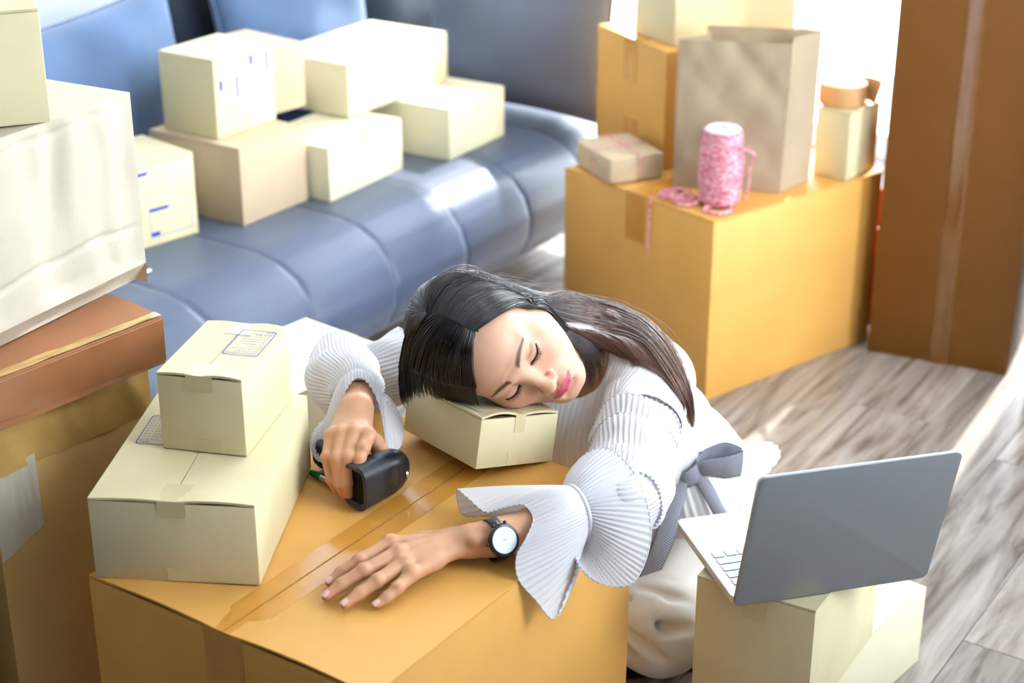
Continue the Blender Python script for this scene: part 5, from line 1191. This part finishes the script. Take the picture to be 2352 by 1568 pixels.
def push(S, lim=.0045, rounds=2):
    sh = S.shape; P = S.reshape(-1, 3)
    for _ in range(rounds):
        ins = np.all((P > bl.lo + .01) & (P < bl.lo + bl.h*(bl.n-2)), 1); d = np.full(len(P), 1.0); d[ins] = bl.sample(P[ins]); bad = d < lim
        if bad.any(): P[bad] += bl.grad(P[bad])*(lim - d[bad])[:, None]
    Q = w2h(P)
    for _ in range(rounds):
        ins = np.all((Q > hd.lo + .004) & (Q < hd.lo + hd.h*(hd.n-3)), 1); d = np.full(len(Q), 1.0); d[ins] = hd.sample(Q[ins]); bad = d < .0025
        if bad.any(): Q[bad] += hd.grad(Q[bad])*(.0025 - d[bad])[:, None]
    P = h2w(Q)
    return P.reshape(sh)
def strand_mesh(name, S, rad, m, parent, tone):
    cnt, n = S.shape[:2]; T = np.gradient(S, axis=1); T /= np.linalg.norm(T, axis=2, keepdims=True) + 1e-9; ref = np.array((.31, .22, .92)); U = np.cross(T, ref); U /= np.linalg.norm(U, axis=2, keepdims=True) + 1e-9; Wv = np.cross(T, U)
    tt = np.linspace(0, 1, n); rr = rad*np.clip(1.15 - tt**3, .12, 1)[None, :, None]; V = np.zeros((cnt, n, 3, 3))
    for j in range(3): a = 2*pi*j/3; V[:, :, j] = S + (U*cos(a) + Wv*sin(a))*rr
    base = np.arange(cnt)[:, None, None]*(n*3); ring_ = np.arange(n-1)[None, :, None]*3; j = np.arange(3)[None, None, :]; j2 = (j+1) % 3
    F = np.stack([base + ring_ + j, base + ring_ + j2, base + ring_ + 3 + j2, base + ring_ + 3 + j], -1).reshape(-1, 4)
    o = np_mesh(name, V.reshape(-1, 3), F, m); at = o.data.attributes.new('shade', 'FLOAT', 'POINT')
    rs = np.random.default_rng(3).uniform(-.12, .12, cnt); sh = np.clip(tone(tt)[None, :, None] + rs[:, None, None] + np.zeros((cnt, n, 3)), 0, 1)
    if len(o.data.vertices) == sh.size: at.data.foreach_set('value', sh.astype(np.float32).ravel())
    return pparent(o, parent)
def hair_mat():
    m, nt, p = new_mat('black_brown_hair'); L = nt.links.new
    at = N(nt, 'ShaderNodeAttribute', attribute_name='shade'); cr = N(nt, 'ShaderNodeValToRGB'); L(at.outputs['Fac'], cr.inputs[0]); e = cr.color_ramp.elements
    e[0].position = .15; e[0].color = srgb(22, 18, 20); e[1].position = .95; e[1].color = srgb(142, 98, 80); k = e.new(.5); k.color = srgb(44, 32, 32)
    L(cr.outputs[0], p.inputs['Base Color']); p.inputs['Roughness'].default_value = .34; p.inputs['Specular IOR Level'].default_value = .55; return m
M['hair'] = hair_mat(); M['hair_base'] = mat('hair_underlayer', srgb(18, 15, 17), .6, .3, var=.05, vscale=60)
hair = empty('hair'); hair.parent = PERSON; hair.matrix_parent_inverse = PINV
# under-layer over the skull
nu, nv = 72, 120; capv, capf, idm = [], [], {}
for i in range(nu+1):
    for j in range(nv):
        th = pi*i/nu; ph = 2*pi*j/nv; q = np.array((sin(th)*cos(ph), sin(th)*sin(ph), cos(th))); p = q*(CR_ + .0075) + CC
        x, y, z = p; lim = np.interp(y, [-.12, -.06, -.02, .015, .05, .075, .11], [-.075, -.07, -.050, .022, .074, .100, .12])
        if x > .02: lim -= .030*min(1, (x-.02)/.03)*(1 if y > 0 else .3)
        if z > lim: idm[(i, j)] = len(capv); capv.append(h2w(p))
for i in range(nu):
    for j in range(nv):
        k = [(i, j), (i, (j+1) % nv), (i+1, (j+1) % nv), (i+1, j)]
        if all(q in idm for q in k): capf.append([idm[q] for q in k])
pparent(np_mesh('under_layer', np.array(capv), np.array(capf), M['hair_base']), hair)
lin = lambda a, b: (lambda t: a + (b-a)*t)
strand_mesh('left_locks', push(strands(fam_A, 1350, 11, lift=(-.003, .004))), .00062, M['hair'], hair, lambda t: np.interp(t, [0, .3, .55, 1], [.12, .25, .7, .85]))
strand_mesh('fringe', strands(fam_B, 950, 12, lift=(-.004, .004), jit=.003, endvar=.10), .00062, M['hair'], hair, lin(.1, .25))
strand_mesh('crown_locks', strands(fam_C, 900, 13, lift=(-.002, .004), jit=.003), .00062, M['hair'], hair, lin(.1, .3))
strand_mesh('neck_locks', push(strands(fam_D, 520, 14, lift=(.0, .012), jit=.013, wave=.004, endvar=.35)), .0006, M['hair'], hair, lin(.15, .6))
strand_mesh('back_locks', push(strands(fam_F, 420, 15, lift=(-.004, .002), jit=.006, endvar=.15)), .0006, M['hair'], hair, lambda t: np.interp(t, [0, .35, .6, 1], [.12, .2, .75, .85]))
fly = strands(fam_A[3:] + fam_C[:2], 60, 16, lift=(.003, .012), jit=.012, wave=.007, endvar=.5)
strand_mesh('flyaway_hairs', push(fly), .00028, M['hair'], hair, lin(.2, .8))

mb = MB(); pts_ = [np.array(GA[k][0]) for k in range(6)]; pts_ = [h2w(CC + (w2h(q) - CC)*(1 - .004/.1)) for q in pts_]
mb.tube(smooth_path(pts_), [.0009 + .0007*sin(pi*k/60) for k in range(61)], 6); pparent(mb.build('parting', mat('scalp', srgb(126, 92, 78), .6, .3, var=.1, vscale=200), None, smooth=True), hair)
